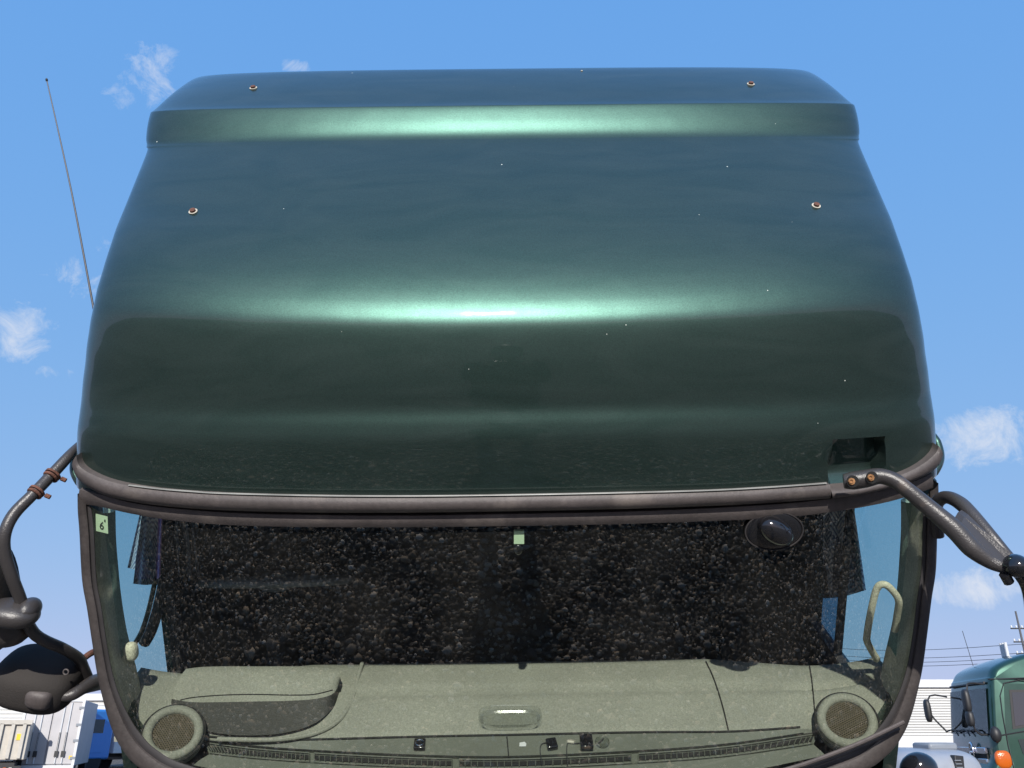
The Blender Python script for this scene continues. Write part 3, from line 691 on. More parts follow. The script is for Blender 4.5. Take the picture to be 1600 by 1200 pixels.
# speakers in the dash corners
for (x, y, rr) in ((271, 1144, 30), (1323, 1125, 30)):
    p = atZ(x, y, ZD+.05); nr = (Vector((0, -.5, 1))+Vector((-.28*math.copysign(1, p.x), 0, 0))).normalized(); rad = pxr(p, rr)
    sp_ = mesh('speaker', *merge(disc(p-nr*.04, nr, rad*1.50, .036, 48, r_in=rad*1.0), torus(p-nr*.002, nr, rad*1.25, rad*.24, 48, 12)), M['dash'], dashb)
    mesh('speaker_gap', *torus(p-nr*.006, nr, rad*1.56, rad*.055, 48, 8), M['slot'], sp_)
    u = nr.orthogonal().normalized(); v = nr.cross(u); pr = [disc(p-nr*.012, nr, rad*1.02, .004, 40)]
    mesh('speaker_cone', *pr[0], M['slot'], sp_)
    bars = []; g = .0056
    k = int(rad/g)
    for i in range(-k, k+1):
        h = math.sqrt(max(0, rad*rad-(i*g)**2))
        for (aa, bb) in ((u, v), (u*.5+v*.866, v*.5-u*.866)):
            a_ = p+aa*(i*g); c_ = math.sqrt(max(0, rad**2-(i*g)**2)); bars.append(tube([a_-bb*c_-nr*.002, a_+bb*c_*0+nr*.004*(1-(i/k)**2), a_+bb*c_-nr*.002], .0016, 4, sm=2, caps=False))
    mesh('speaker_grille', *merge(*bars), M['speaker'], sp_)

# pieces on the ledge
def boxy(name, x, y, sx, sy, sz, m, parent, z=ZL, rz=0, bev=.003):
    p = atZ(x, y, z); b_ = bmesh.new(); box(b_, (0, 0, sz/2), (sx, sy, sz)); o = bmobj(name, b_, M[m], parent, bevel=bev, seg=3)
    o.location = p; o.rotation_euler = (math.atan(SL), 0, rz); return o
so = boxy('light_sensor', 656, 1166, .032, .034, .014, 'glossblack', dashb)
mesh('sensor_rim', *torus(Vector((0, 0, .0145)), Vector((0, 0, 1)), .010, .0022), M['chrome'], so)

# steering wheel, seats
wc = atY(432, 908, .62); wn = Vector((0, .45, 1)).normalized()
mesh('steering_wheel', *merge(torus(wc, wn, .245, .013, 48, 10), tube([wc-Vector((.21, 0, 0)), wc, wc+Vector((.21, 0, 0))], .014, 8), ellipsoid(wc, (.07, .06, .03))), mat('wheel_grey', (.16, .18, .20), .5), truck)
mesh('steering_column', *tube([wc, wc+Vector((0, -.10, -.3))], .03, 8), M['seat'], truck)
for sx in (-.52, .55):
    b_ = bmesh.new(); box(b_, (sx, 1.35, -.95), (.5, .16, .75)); box(b_, (sx, 1.08, -1.38), (.5, .5, .16)); box(b_, (sx, 1.38, -.48), (.28, .11, .18))
    bmobj('seat', b_, M['seat'], truck, bevel=.05, seg=4)

# curtains by the side windows
def curtain(name, pts_top, pts_bot, yl, m, fold=.012, nf=9, parent=truck):
    T = smooth_px(pts_top, 60); Bt = smooth_px(pts_bot, 60); rows = []
    for i, (a, b_) in enumerate(zip(T, Bt)):
        f = i/60; y = yl[0]+(yl[1]-yl[0])*f+fold*math.sin(f*nf*6.28)
        p = atY(a[0], a[1], y); q = atY(b_[0], b_[1], y+.02*math.sin(f*nf*6.28+.5)); rows.append([p.lerp(q, k/8) for k in range(9)])
    o = mesh(name, *grid_mesh(rows), M[m], parent); return o
cu = curtain('curtain', [(222, 800), (235, 800), (254, 800)], [(208, 912), (228, 914), (246, 912)], (.40, .46), 'curtain', nf=2, fold=.006)
curtain('curtain_back', [(219, 800), (228, 800)], [(199, 887), (215, 891)], (.50, .51), 'curtain', nf=1, fold=.003, parent=cu)
curtain('curtain_edge', [(248, 800), (254, 800)], [(242, 908), (251, 900)], (.395, .40), 'purple', nf=1, fold=.002, parent=cu)
curtain('curtain', [(256, 800), (300, 800)], [(256, 900), (313, 902)], (.5, .75), 'curtain', nf=4, fold=.015)
curtain('curtain', [(1286, 790), (1310, 790), (1334, 790)], [(1286, 935), (1318, 932), (1353, 922)], (.70, .47), 'curtain', nf=3, fold=.006)
# dark B pillar edges / rails
for a, b_, r_ in (((1290, 800), (1276, 1010), 5),):
    p, q = atY(*a, .8), atY(*b_, .8); mesh('belt_rail', *tube([p, q], pxr(p, r_), 8), M['rubber'], truck)
# door frames leaning behind the side glass at the left
for sg, pts_ in ((-1, [(243, 905), (233, 950), (222, 985), (211, 1005)]),):
    P_ = [atY(x, y, .40) for x, y in pts_]; mesh('door_frame', *tube(P_, [pxr(P_[0], 4)]*len(P_), 8), M['green'], truck)
    P_ = [atY(x+14, y, .47) for x, y in pts_]; mesh('door_frame', *tube(P_, [pxr(P_[0], 9)]*len(P_), 8), M['rubber'], truck)
# grab handle on the right pillar
P_ = [atY(*q) for q in ((1370, 1030, .20), (1356, 1005, .17), (1355, 990, .16), (1362, 950, .14), (1370, 920, .13), (1380, 913, .125), (1392, 920, .12), (1404, 938, .12), (1402, 960, .14), (1398, 985, .16))]
mesh('grab_handle', *tube(P_, [pxr(p, 5.5) for p in P_], 12), M['pillar'], truck)
# knob on left pillar
p = atY(205, 1018, .16); mesh('tweeter_pod', *ellipsoid(p, (pxr(p, 10), .02, pxr(p, 15)), pw=2.6), M['pillar'], truck)
# added black dish and glossy dome imitating a dark reflection at the top right of the glass, its top tucked behind the header
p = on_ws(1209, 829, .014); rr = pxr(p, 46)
dm = mesh('round_mirror_shape', *ellipsoid(p, (rr, .012, rr*.70), 40, 12), M['glossblack'], truck)
p2 = on_ws(1212, 829, -.008); mesh('reflection_dome', *ellipsoid(p2, (rr*.66, .034, rr*.44), 28, 16, rot=Matrix.Rotation(R(35), 3, 'Y')), M['glossblack'], dm)
mesh('reflection_rim', *merge(([p+Vector(((v-p).x, (v-p).y-.004, (v-p).z*.70)) for v in torus(p, Vector((0, -1, 0)), rr*.98, .0022, 48, 6)[0]], torus(p, Vector((0, -1, 0)), rr, .0022, 48, 6)[1])), M['rubber'], dm)
# sensor block and sticker on the glass
def patch(name, corners, off, m, parent, th=.0015):
    P = [on_ws(x, y, off) for x, y in corners]; Q = [p+Vector((0, th, 0)) for p in P]
    return mesh(name, P+Q, [(0, 1, 2, 3), (7, 6, 5, 4), (0, 4, 5, 1), (1, 5, 6, 2), (2, 6, 7, 3), (3, 7, 4, 0)], M[m], parent, smooth=False)
patch('rain_sensor', [(803, 830), (819, 830), (819, 850), (803, 850)], .03, 'tag', ws, .012)
p = on_ws(810, 858, .04); mesh('sensor_mount', *ellipsoid(p, (.012, .01, .016)), M['glossblack'], ws)
st = patch('inspection_sticker', [(149.5, 803), (168, 807.5), (169, 834), (150, 829.5)], .026, 'tag', ws)
def text(body, size, m, parent, frame, name='number'):
    cu_ = bpy.data.curves.new(name, 'FONT'); cu_.body = body; cu_.size = size; cu_.extrude = .0003; cu_.align_x = 'CENTER'; cu_.align_y = 'CENTER'
    o = bpy.data.objects.new(name, cu_); me = bpy.data.meshes.new_from_object(o); bpy.data.objects.remove(o)
    me.transform(frame); return link(name, me, M[m], parent)
P0, P1, P2, P3 = [on_ws(x, y, .0245) for x, y in [(149.5, 803), (168, 807.5), (169, 834), (150, 829.5)]]
ux = (P1-P0).normalized(); uz = (P0-P3).normalized(); un = ux.cross(uz).normalized(); uz = un.cross(ux)
c_ = (P0+P1+P2+P3)/4
def frame(c, a, b_, n_): return Matrix(((a.x, b_.x, n_.x, c.x), (a.y, b_.y, n_.y, c.y), (a.z, b_.z, n_.z, c.z), (0, 0, 0, 1)))
text('6', .030, 'ink', st, frame(c_-uz*.006, ux, uz, un)); text('8', .010, 'ink', st, frame(c_+uz*.010+ux*.009, ux, uz, un))

# ---- wiper lying at lower right
P_ = [on_ws(x, y, -.03) for x, y in ((1412, 1128), (1350, 1158), (1290, 1182), (1230, 1202), (1100, 1236), (980, 1250))]
wp = mesh('wiper', *tube(P_, [pxr(P_[0], 4)]+[pxr(P_[0], 4.2)]*5, 8, flat=.8), M['trim'], truck)
P2_ = [on_ws(x, y+7, -.012) for x, y in ((1405, 1131), (1350, 1158), (1290, 1182), (1230, 1202), (1100, 1236))]
mesh('wiper_rubber', *tube(P2_, pxr(P_[0], 2.5), 6), M['rubber'], wp)

# ---- right hand mirror arm
A_ = [((1318, 752), -.05, 11), ((1332, 751), -.055, 14), ((1352, 748), -.06, 14), ((1374, 744), -.065, 12.5), ((1396, 750), -.08, 12), ((1416, 764), -.10, 12), ((1450, 792), -.13, 13), ((1490, 826), -.17, 15), ((1518, 856), -.20, 15),
      ((1545, 876), -.22, 12), ((1568, 886), -.235, 10), ((1590, 892), -.24, 10)]
P_ = [atY(*a[0], a[1]) for a in A_]; arm = mesh('mirror_arm', *merge(tube(P_, [pxr(p, a[2]) for p, a in zip(P_, A_)], 16)), M['cast'], truck)
B_ = [((1460, 800), .06, 10), ((1466, 783), .03, 10), ((1480, 777), -.0, 10), ((1500, 786), -.05, 11), ((1520, 806), -.10, 11), ((1548, 838), -.16, 10), ((1572, 866), -.20, 9), ((1592, 886), -.235, 8)]
Q_ = [atY(*a[0], a[1]) for a in B_]; mesh('arm_brace', *merge(tube(Q_, [pxr(p, a[2]) for p, a in zip(Q_, B_)], 14)), M['cast'], arm)
web = [((1499, 822), -.155), ((1507, 808), -.125), ((1513, 804), -.115), ((1546, 836), -.175), ((1580, 866), -.222), ((1588, 888), -.245), ((1560, 884), -.238), ((1524, 858), -.21)]
W_ = [atY(*a, y-.006) for a, y in web]; W2 = [p+Vector((0, .03, 0)) for p in W_]; n_ = len(W_)
mesh('arm_web', W_+W2, [tuple(range(n_)), tuple(range(2*n_-1, n_-1, -1))]+[(i, (i+1) % n_, n_+(i+1) % n_, n_+i) for i in range(n_)], M['cast'], arm, smooth=False)
P_ = [atY(1462, 800, .05), atY(1466, 838, .05)]; mesh('arm_foot', *tube(P_, pxr(P_[0], 9), 10), M['rubber'], arm)
for x, y in ((1331, 752), (1361, 746)):
    p = atY(x, y, -.085); mesh('arm_socket', *disc(atY(x+1, y, -.0825), Vector((0, -1, .25)), pxr(p, 9.5), .002, 24), M['slot'], arm)
    mesh('arm_bolt', *merge(disc(atY(x-1, y, -.084), Vector((0, -1, .25)), pxr(p, 5.5), .004, 8), torus(atY(x-1, y, -.089), Vector((0, -1, .25)), pxr(p, 3), .0012, 16, 6)), M['brass'], arm)
p = atY(1588, 884, -.25); mesh('arm_joint', *merge(ellipsoid(p, (.028, .03, .026)), tube([p+Vector((-.02, 0, .01)), p+Vector((.03, 0, -.05)), p+Vector((.06, 0, -.16))], .014, 10), tube([p+Vector((-.025, 0, -.02)), p+Vector((-.012, .0, -.04))], .012, 10)), M['glossblack'], arm)
# corner pieces of the cab roof beside the deflector
for s_, pts_ in ((-1, [(124, 690), (118, 705), (114, 722), (114, 738), (122, 754), (131, 762)]), (1, [(1459, 676), (1466, 690), (1471, 708), (1470, 722), (1462, 738), (1452, 748)])):
    P_ = [atY(x-s_*3, y, .25-.02*i) for i, (x, y) in enumerate(pts_)]; mesh('roof_corner', *tube(P_, [pxr(p, 3.5 if i in (0, 5) else 7) for i, p in enumerate(P_)], 12), M['green'], truck)

# ---- left hand mirrors on their stay
T_ = [((124, 694), .24, 5), ((112, 707), .20, 7), ((100, 721), .17, 8.5), ((75, 748), .12, 9), ((50, 774), .07, 9), ((22, 803), .03, 9.5), ((8, 832), .0, 9.5), ((7, 862), -.01, 9.5), ((18, 900), -.01, 9.5), ((32, 936), .0, 9), ((40, 965), .01, 9), ((52, 988), .03, 9),
      ((70, 1001), .05, 9), ((100, 1014), .09, 8.5), ((123, 1029), .13, 8.5), ((131, 1045), .15, 8.5), ((140, 1066), .17, 8)]
P_ = [atY(*a[0], a[1]) for a in T_]; stay = mesh('mirror_stay', *tube(P_, [pxr(p, a[2]*1.0) for p, a in zip(P_, T_)], 14, sm=5), M['cast'], truck)
for x, y, yl in ((84, 740, .135), (59, 766, .085)):
    p = atY(x, y, yl); dr = (P_[4]-P_[3]).normalized(); mesh('rusty_clamp', *merge(disc(p, dr, pxr(p, 12.5), .006, 24), torus(p+dr*.012, dr, pxr(p, 10), .004, 24, 8), tube([p+Vector((.018, 0, -.014)), p+Vector((.03, 0, -.02))], .006, 8)), M['rust'], stay)
p = atY(28, 956, -.02); rt = Matrix.Rotation(R(12), 3, 'Y')
mesh('stay_bracket', *merge(ellipsoid(atY(20, 958, -.01), (pxr(p, 40), .05, pxr(p, 19)), 24, 14, rot=rt, pw=2.3), ellipsoid(atY(46, 952, 0), (pxr(p, 16), .04, pxr(p, 17)))), M['cast'], stay)
p = atY(-28, 930, .05); um = mesh('mirror_housing', *ellipsoid(p, (pxr(p, 46), .09, pxr(p, 92)), 28, 18, pw=3), M['housing'], truck)
p = atY(10, 978, .05); mesh('housing_corner', *ellipsoid(p, (pxr(p, 38), .06, pxr(p, 30)), 24, 14, pw=2.4), M['cast'], um)
p = atY(62, 1060, .12); rt = Matrix.Rotation(R(14), 3, 'Y')
lm = mesh('mirror_housing', *merge(ellipsoid(p, (pxr(p, 61), .10, pxr(p, 38)), 36, 20, rot=rt, pw=3.1)), M['housing'], truck)
p = atY(66, 1086, .05); mesh('housing_foot', *ellipsoid(p, (pxr(p, 21), .04, pxr(p, 17)), 20, 12, pw=3.2, rot=rt), M['trim'], lm)
p = atY(103, 1050, .055); mesh('housing_screw', *merge(torus(p, Vector((0, -1, .3)), pxr(p, 4), .0022, 20, 8)), M['trim'], lm)
Q_ = [atY(*q) for q in ((90, 1090, .06), (112, 1086, .07), (130, 1075, .10), (145, 1068, .14), (160, 1064, .19))]
mesh('mirror_bracket', *tube(Q_, [pxr(Q_[0], r_) for r_ in (6, 9, 10, 13, 14)], 14), M['cast'], truck)
Q_ = [atY(*q) for q in ((128, 1031, .14), (140, 1022, .17), (150, 1017, .22))]
mesh('rusty_stub', *tube(Q_, pxr(Q_[0], 5), 10), M['rust'], truck)
# aerial
a0, a1 = atY(147, 486, .62), atY(73, 125, .95)
ae = mesh('aerial', *tube([a0, a0.lerp(a1, .5)+Vector((.006, 0, 0)), a1], [.0036, .0028, .0018], 8), mat('aerial_steel', (.05, .05, .06), .5), truck)
mesh('aerial_tip', *ellipsoid(a1, (.004, .004, .006)), M['black'], ae)

# ------------------------------------------------------------------ small things lying on the dash (top level, placed in world)
def put(name, x, y, zl, label, cat, rz=0):
    e = bpy.data.objects.new(name, None); COL.objects.link(e); e.matrix_world = ROOT_M @ Matrix.Translation(atZ(x, y, zl)) @ Matrix.Rotation(math.atan(SL), 4, 'X') @ Matrix.Rotation(rz, 4, 'Z'); return tag(e, label, cat)
g = put('antenna_puck', 862, 1165, ZL+.001, 'small square black aerial puck with a looped cable on the dash ledge', 'antenna', R(10))
b_ = bmesh.new(); box(b_, (0, 0, .007), (.030, .034, .014)); bmobj('puck', b_, M['glossblack'], g, bevel=.004, seg=3)
mesh('cable', *tube([(-.013, .008, .006), (-.028, .006, .004), (-.036, -.014, .003), (-.040, -.06, .002)], .0013, 6), M['wire'], g)
g = put('toll_reader', 916, 1163, ZL+.001, 'black box shaped reader beside a clear suction cup on the dash ledge', 'device')
b_ = bmesh.new(); box(b_, (0, 0, .009), (.036, .046, .018)); bmobj('reader_body', b_, M['glossblack'], g, bevel=.003, seg=2)
mesh('cable', *tube([(-.018, 0, .006), (-.034, .0, .004), (-.05, .004, .003), (-.056, -.02, .003), (-.057, -.07, .002)], .0013, 6), M['wire'], g)
mesh('plug', *tube([(-.034, .002, .006), (-.052, .005, .006)], .004, 8), M['primer'], g)
g = put('suction_cup', 941, 1160, ZL+.001, 'round clear suction cup right of the black reader on the dash ledge', 'suction cup')
mesh('cup', *merge(disc((0, 0, 0), (0, 0, 1), .019, .003, 28), torus((0, 0, .003), (0, 0, 1), .019, .0015, 28, 6)), M['clear'], g)
mesh('hook', *tube([(-.012, -.006, .006), (-.002, 0, .009), (.004, .008, .007)], .0014, 6), M['wire'], g)
g = put('paper_scrap', 817, 1163, ZL+.003, 'torn white paper scrap left of the aerial puck on the dash ledge', 'paper')
mesh('scrap', [(-.010, -.007, 0), (.008, -.008, .001), (.010, .002, 0), (.005, .008, .001), (-.009, .006, .0)], [(0, 1, 2, 3, 4)], M['white'], g, smooth=False)
g = put('plastic_tray', 797, 1124, ZD+.014, 'clear plastic tray glinting on the middle of the dashboard', 'tray')
hx, hy = .085, .035; ring = []
for i in range(40):
    a = 2*math.pi*i/40; ring.append((math.copysign(abs(math.cos(a))**.5, math.cos(a))*hx, math.copysign(abs(math.sin(a))**.5, math.sin(a))*hy))
rows = [[Vector((x*s_, y*s_, z)) for x, y in ring] for s_, z in ((.05, .002), (.9, .002), (.94, .008), (1.0, .016), (1.06, .017))]
mesh('tray_shell', *grid_mesh(rows, True), M['clear'], g)

# ------------------------------------------------------------------ far things
def wpt(x, y, Yd): d = pix_dir(x, y); return CAM+d*(Yd/d.y)
def ppm(x, y, Yd):
    p = wpt(x, y, Yd)-CAM; return F/p.dot(fwd)
# right warehouse: corrugated cladding
def warehouse(name, x0, x1, Y, top, base, label, z_ribs, m='cladding'):
    e = thing(name, ((x0+x1)/2, Y, 0), label, 'warehouse')
    rows = []; n = int((top-base)/z_ribs); prof_ = []
    for i in range(n):
        z = base+(top-base)*i/n; h = (top-base)/n
        prof_ += [(z, 0), (z+h*.22, .06), (z+h*.42, -.05), (z+h*.95, -.05)]
    prof_.append((top, 0)); rows = [[Vector((xx-(x0+x1)/2, yy, z)) for xx in (x0, x1)] for z, yy in prof_]
    mesh('wall', *grid_mesh(rows), M[m], e, smooth=False)
    b_ = bmesh.new(); box(b_, (0, 6, top/2), (x1-x0-.2, 11.8, top-.2)); bmobj('body', b_, M['white'], e, smooth=False)
    b_ = bmesh.new(); box(b_, (0, -.10, top+.15), (x1-x0+.3, .3, .5)); box(b_, (0, -.12, base/2), (x1-x0, .2, base)); bmobj('coping', b_, M['white'], e, smooth=False)
    return e
Yw = 60; zt = wpt(1460, 1062, Yw).z-.4; zb = wpt(1460, 1150, Yw).z
warehouse('warehouse', 18, 75, Yw, zt, zb, 'long white warehouse clad in horizontal ribs, behind the green truck at right', (zt-zb)/19)
# left louvred building
Yl = 70; zt = wpt(10, 1084, Yl).z-.4
warehouse('louvred_building', -70, -30, Yl, zt, wpt(10, 1124, Yl).z, 'pale building with horizontal louvres at the far left edge', .28)
warehouse('low_shed', -29.5, -20, 75, wpt(150, 1135, 75).z, wpt(150, 1150, 75).z, 'white shed behind the blue truck at lower left', .5)

# box truck seen from behind on the left
def rear_box_truck():
    Y = 36; k = ppm(85, 1150, Y); zt_ = wpt(80, 1093, Y).z; zb_ = wpt(80, 1198, Y).z
    p0 = wpt(30, 1150, Y); W_ = 84/k; rot = R(19)
    e = thing('box_truck', (p0.x, p0.y, 0), 'white box truck with barred rear doors, left of the blue truck', 'truck', rot)
    b_ = bmesh.new(); box(b_, (W_/2, 2.6, (zt_+zb_)/2), (W_, 5, zt_-zb_)); bmobj('cargo_box', b_, M['alu'], e, bevel=.03)
    b_ = bmesh.new(); box(b_, (W_/2, .06, zt_-.02), (W_+.08, .12, .08)); box(b_, (.02, .06, (zt_+zb_)/2), (.10, .14, zt_-zb_)); box(b_, (W_-.02, .06, (zt_+zb_)/2), (.10, .14, zt_-zb_)); box(b_, (W_/2, .02, zb_-.1), (W_+.06, .25, .28))
    bmobj('door_frame', b_, M['white'], e, smooth=False)
    for i in range(2):
        b_ = bmesh.new(); box(b_, (W_*(.26+.48*i), .055, (zt_+zb_)/2), (W_*.455, .04, zt_-zb_-.16)); d_ = bmobj('rear_door', b_, M['alu'], e, bevel=.01)
        for q in (.38, .62) if i == 0 else (.38, .62):
            x = W_*(.03+.47*i+q*.47); pr = [tube([(x, -.0, zt_-.1), (x, -.0, zb_+.1)], .028, 8)]
            mesh('lock_bar', *merge(*pr), M['white'], d_)
            pr = bmesh.new(); box(pr, (x, -.02, zb_+.45), (.14, .05, .22)); box(pr, (x, -.01, zb_+.9), (.05, .03, .7)); bmobj('lock_handle', pr, M['black'], d_, smooth=False)
        for h in (.12, .38, .62, .88):
            pr = bmesh.new(); box(pr, (W_*(.03 if i == 0 else .97), .01, zb_+(zt_-zb_)*h), (.2, .05, .1)); bmobj('hinge', pr, M['greypanel'], d_, smooth=False)
    b_ = bmesh.new(); box(b_, (W_*.93, .03, zb_+.32), (.12, .01, .12)); bmobj('yellow_sticker', b_, M['yellow'], e, smooth=False)
    b_ = bmesh.new(); box(b_, (W_/2, 3.4, zb_-.45), (W_*.7, 6.4, .3)); bmobj('chassis', b_, M['black'], e, smooth=False)
    for x in (.25, W_-.25):
        for y in (1.4, 5.6):
            mesh('wheel', *disc((x-.14, y, .5), (1, 0, 0), .5, .28, 24), M['tyre'], e)
    b_ = bmesh.new(); box(b_, (W_/2, .0, zb_-.45), (W_*.9, .1, .16)); bmobj('bumper', b_, M['white'], e, smooth=False)
rear_box_truck()
def dump_body():
    Y = 34; k = ppm(10, 1160, Y); p0 = wpt(-48, 1160, Y); zt_ = wpt(10, 1128, Y).z; zb_ = wpt(10, 1188, Y).z; W_ = 80/k
    e = thing('dump_truck', (p0.x, p0.y, 0), 'cream ribbed tipper body at the left edge beside the box truck', 'truck', R(24))
    b_ = bmesh.new(); box(b_, (W_/2, 1.6, (zt_+zb_)/2), (W_, 3.2, zt_-zb_)); bmobj('tipper_body', b_, M['cream'], e, bevel=.02)
    b_ = bmesh.new(); box(b_, (W_/2, -.05, zt_), (W_+.1, .14, .16)); 
    for i in range(5): box(b_, (W_*(.1+.2*i), -.06, (zt_+zb_)/2), (.12, .12, zt_-zb_-.1))
    bmobj('tailgate_rib', b_, M['cream'], e, smooth=False)
    b_ = bmesh.new(); box(b_, (W_/2, 1.9, zb_-.3), (W_*.7, 3.6, .4)); box(b_, (W_/2, .0, zb_-.32), (W_*.95, .12, .22)); bmobj('chassis', b_, M['black'], e, smooth=False)
    for i in range(4):
        b_ = bmesh.new(); box(b_, (W_*(.5+.1*i), -.08, zb_-.32), (.1, .05, .12)); bmobj('tail_lamp', b_, M['amber' if i == 2 else 'cream'], e, smooth=False)
    b_ = bmesh.new(); box(b_, (W_*.83, -.01, zb_+.8), (.14, .03, .22)); bmobj('yellow_sticker', b_, M['yellow'], e, smooth=False)
    for x in (.3, W_-.3): mesh('wheel', *disc((x-.14, 2, .5), (1, 0, 0), .5, .28, 24), M['tyre'], e)
dump_body()

def tiny_cab(name, x, y, Y, W_, H_, m, label, rz, glassz=(.55, .86)):
    """small far cab-over truck: body with windshield, side glass, lamps, mirrors, grille, wheels; local +y is its front"""
    p = wpt(x, y, Y); e = thing(name, (p.x, p.y, 0), label, 'truck', rz)
    Lc = 1.9; z0 = .55
    def rb(cx, cy, cz, sx, sy, sz, nm, mm, bev=.0, par=e):
        b_ = bmesh.new(); box(b_, (cx, cy, cz), (sx, sy, sz)); return bmobj(nm, b_, M[mm], par, smooth=bool(bev), bevel=bev, seg=4)
    rb(0, -Lc/2, (z0+H_)/2, W_, Lc, H_-z0, 'cab_body', m, .12)
    g0, g1 = z0+(H_-z0)*glassz[0], z0+(H_-z0)*glassz[1]
    rb(0, .005, (g0+g1)/2, W_*.88, .03, g1-g0, 'windshield', 'darkglass', .01)
    for s in (-1, 1):
        d_ = rb(s*W_/2, -.75, (z0+.3+g1)/2, .02, 1.0, g1-z0-.3, 'door', m, .008); rb(s*(W_/2+.008), -.75, (g0+g1)/2, .02, .8, (g1-g0)*.85, 'window', 'darkglass', .0, d_)
        rb(s*W_*.38, .01, z0+.38, W_*.16, .05, .2, 'headlight', 'lens', .02); rb(s*W_*.48, .0, z0+.42, W_*.06, .1, .22, 'indicator', 'amber', .02)
        mesh('mirror', *merge(ellipsoid((s*(W_/2+.25), .1, g1-.25), (.09, .05, .2), pw=3), tube([(s*W_/2, 0, g1), (s*(W_/2+.22), .1, g1), (s*(W_/2+.25), .1, g0)], .018, 6)), M['black'], e)
        for y_ in (-.9, -4.2): mesh('wheel', *disc((s*(W_/2-.15)-.13, y_, .48), (1, 0, 0), .48, .26, 24), M['tyre'], e)
    rb(0, .01, z0+.65, W_*.7, .04, .3, 'grille', 'black', .01); rb(0, .06, z0+.08, W_, .16, .3, 'bumper', 'white', .04)
    rb(0, -4.4, H_*.5+.25, W_, 4.6, H_*.6, 'cargo_box', 'white', .03); rb(0, -3.5, .75, .8, 6, .25, 'chassis', 'black')
    return e
tiny_cab('blue_truck', 96, 1170, 42, 2.3, 2.75, 'blue', 'bright blue truck cab between the box truck and the white truck', R(165), (.5, .82))
tiny_cab('white_truck', 172, 1165, 46, 2.4, 3.0, 'white', 'white truck right of the blue cab at lower left', R(200))

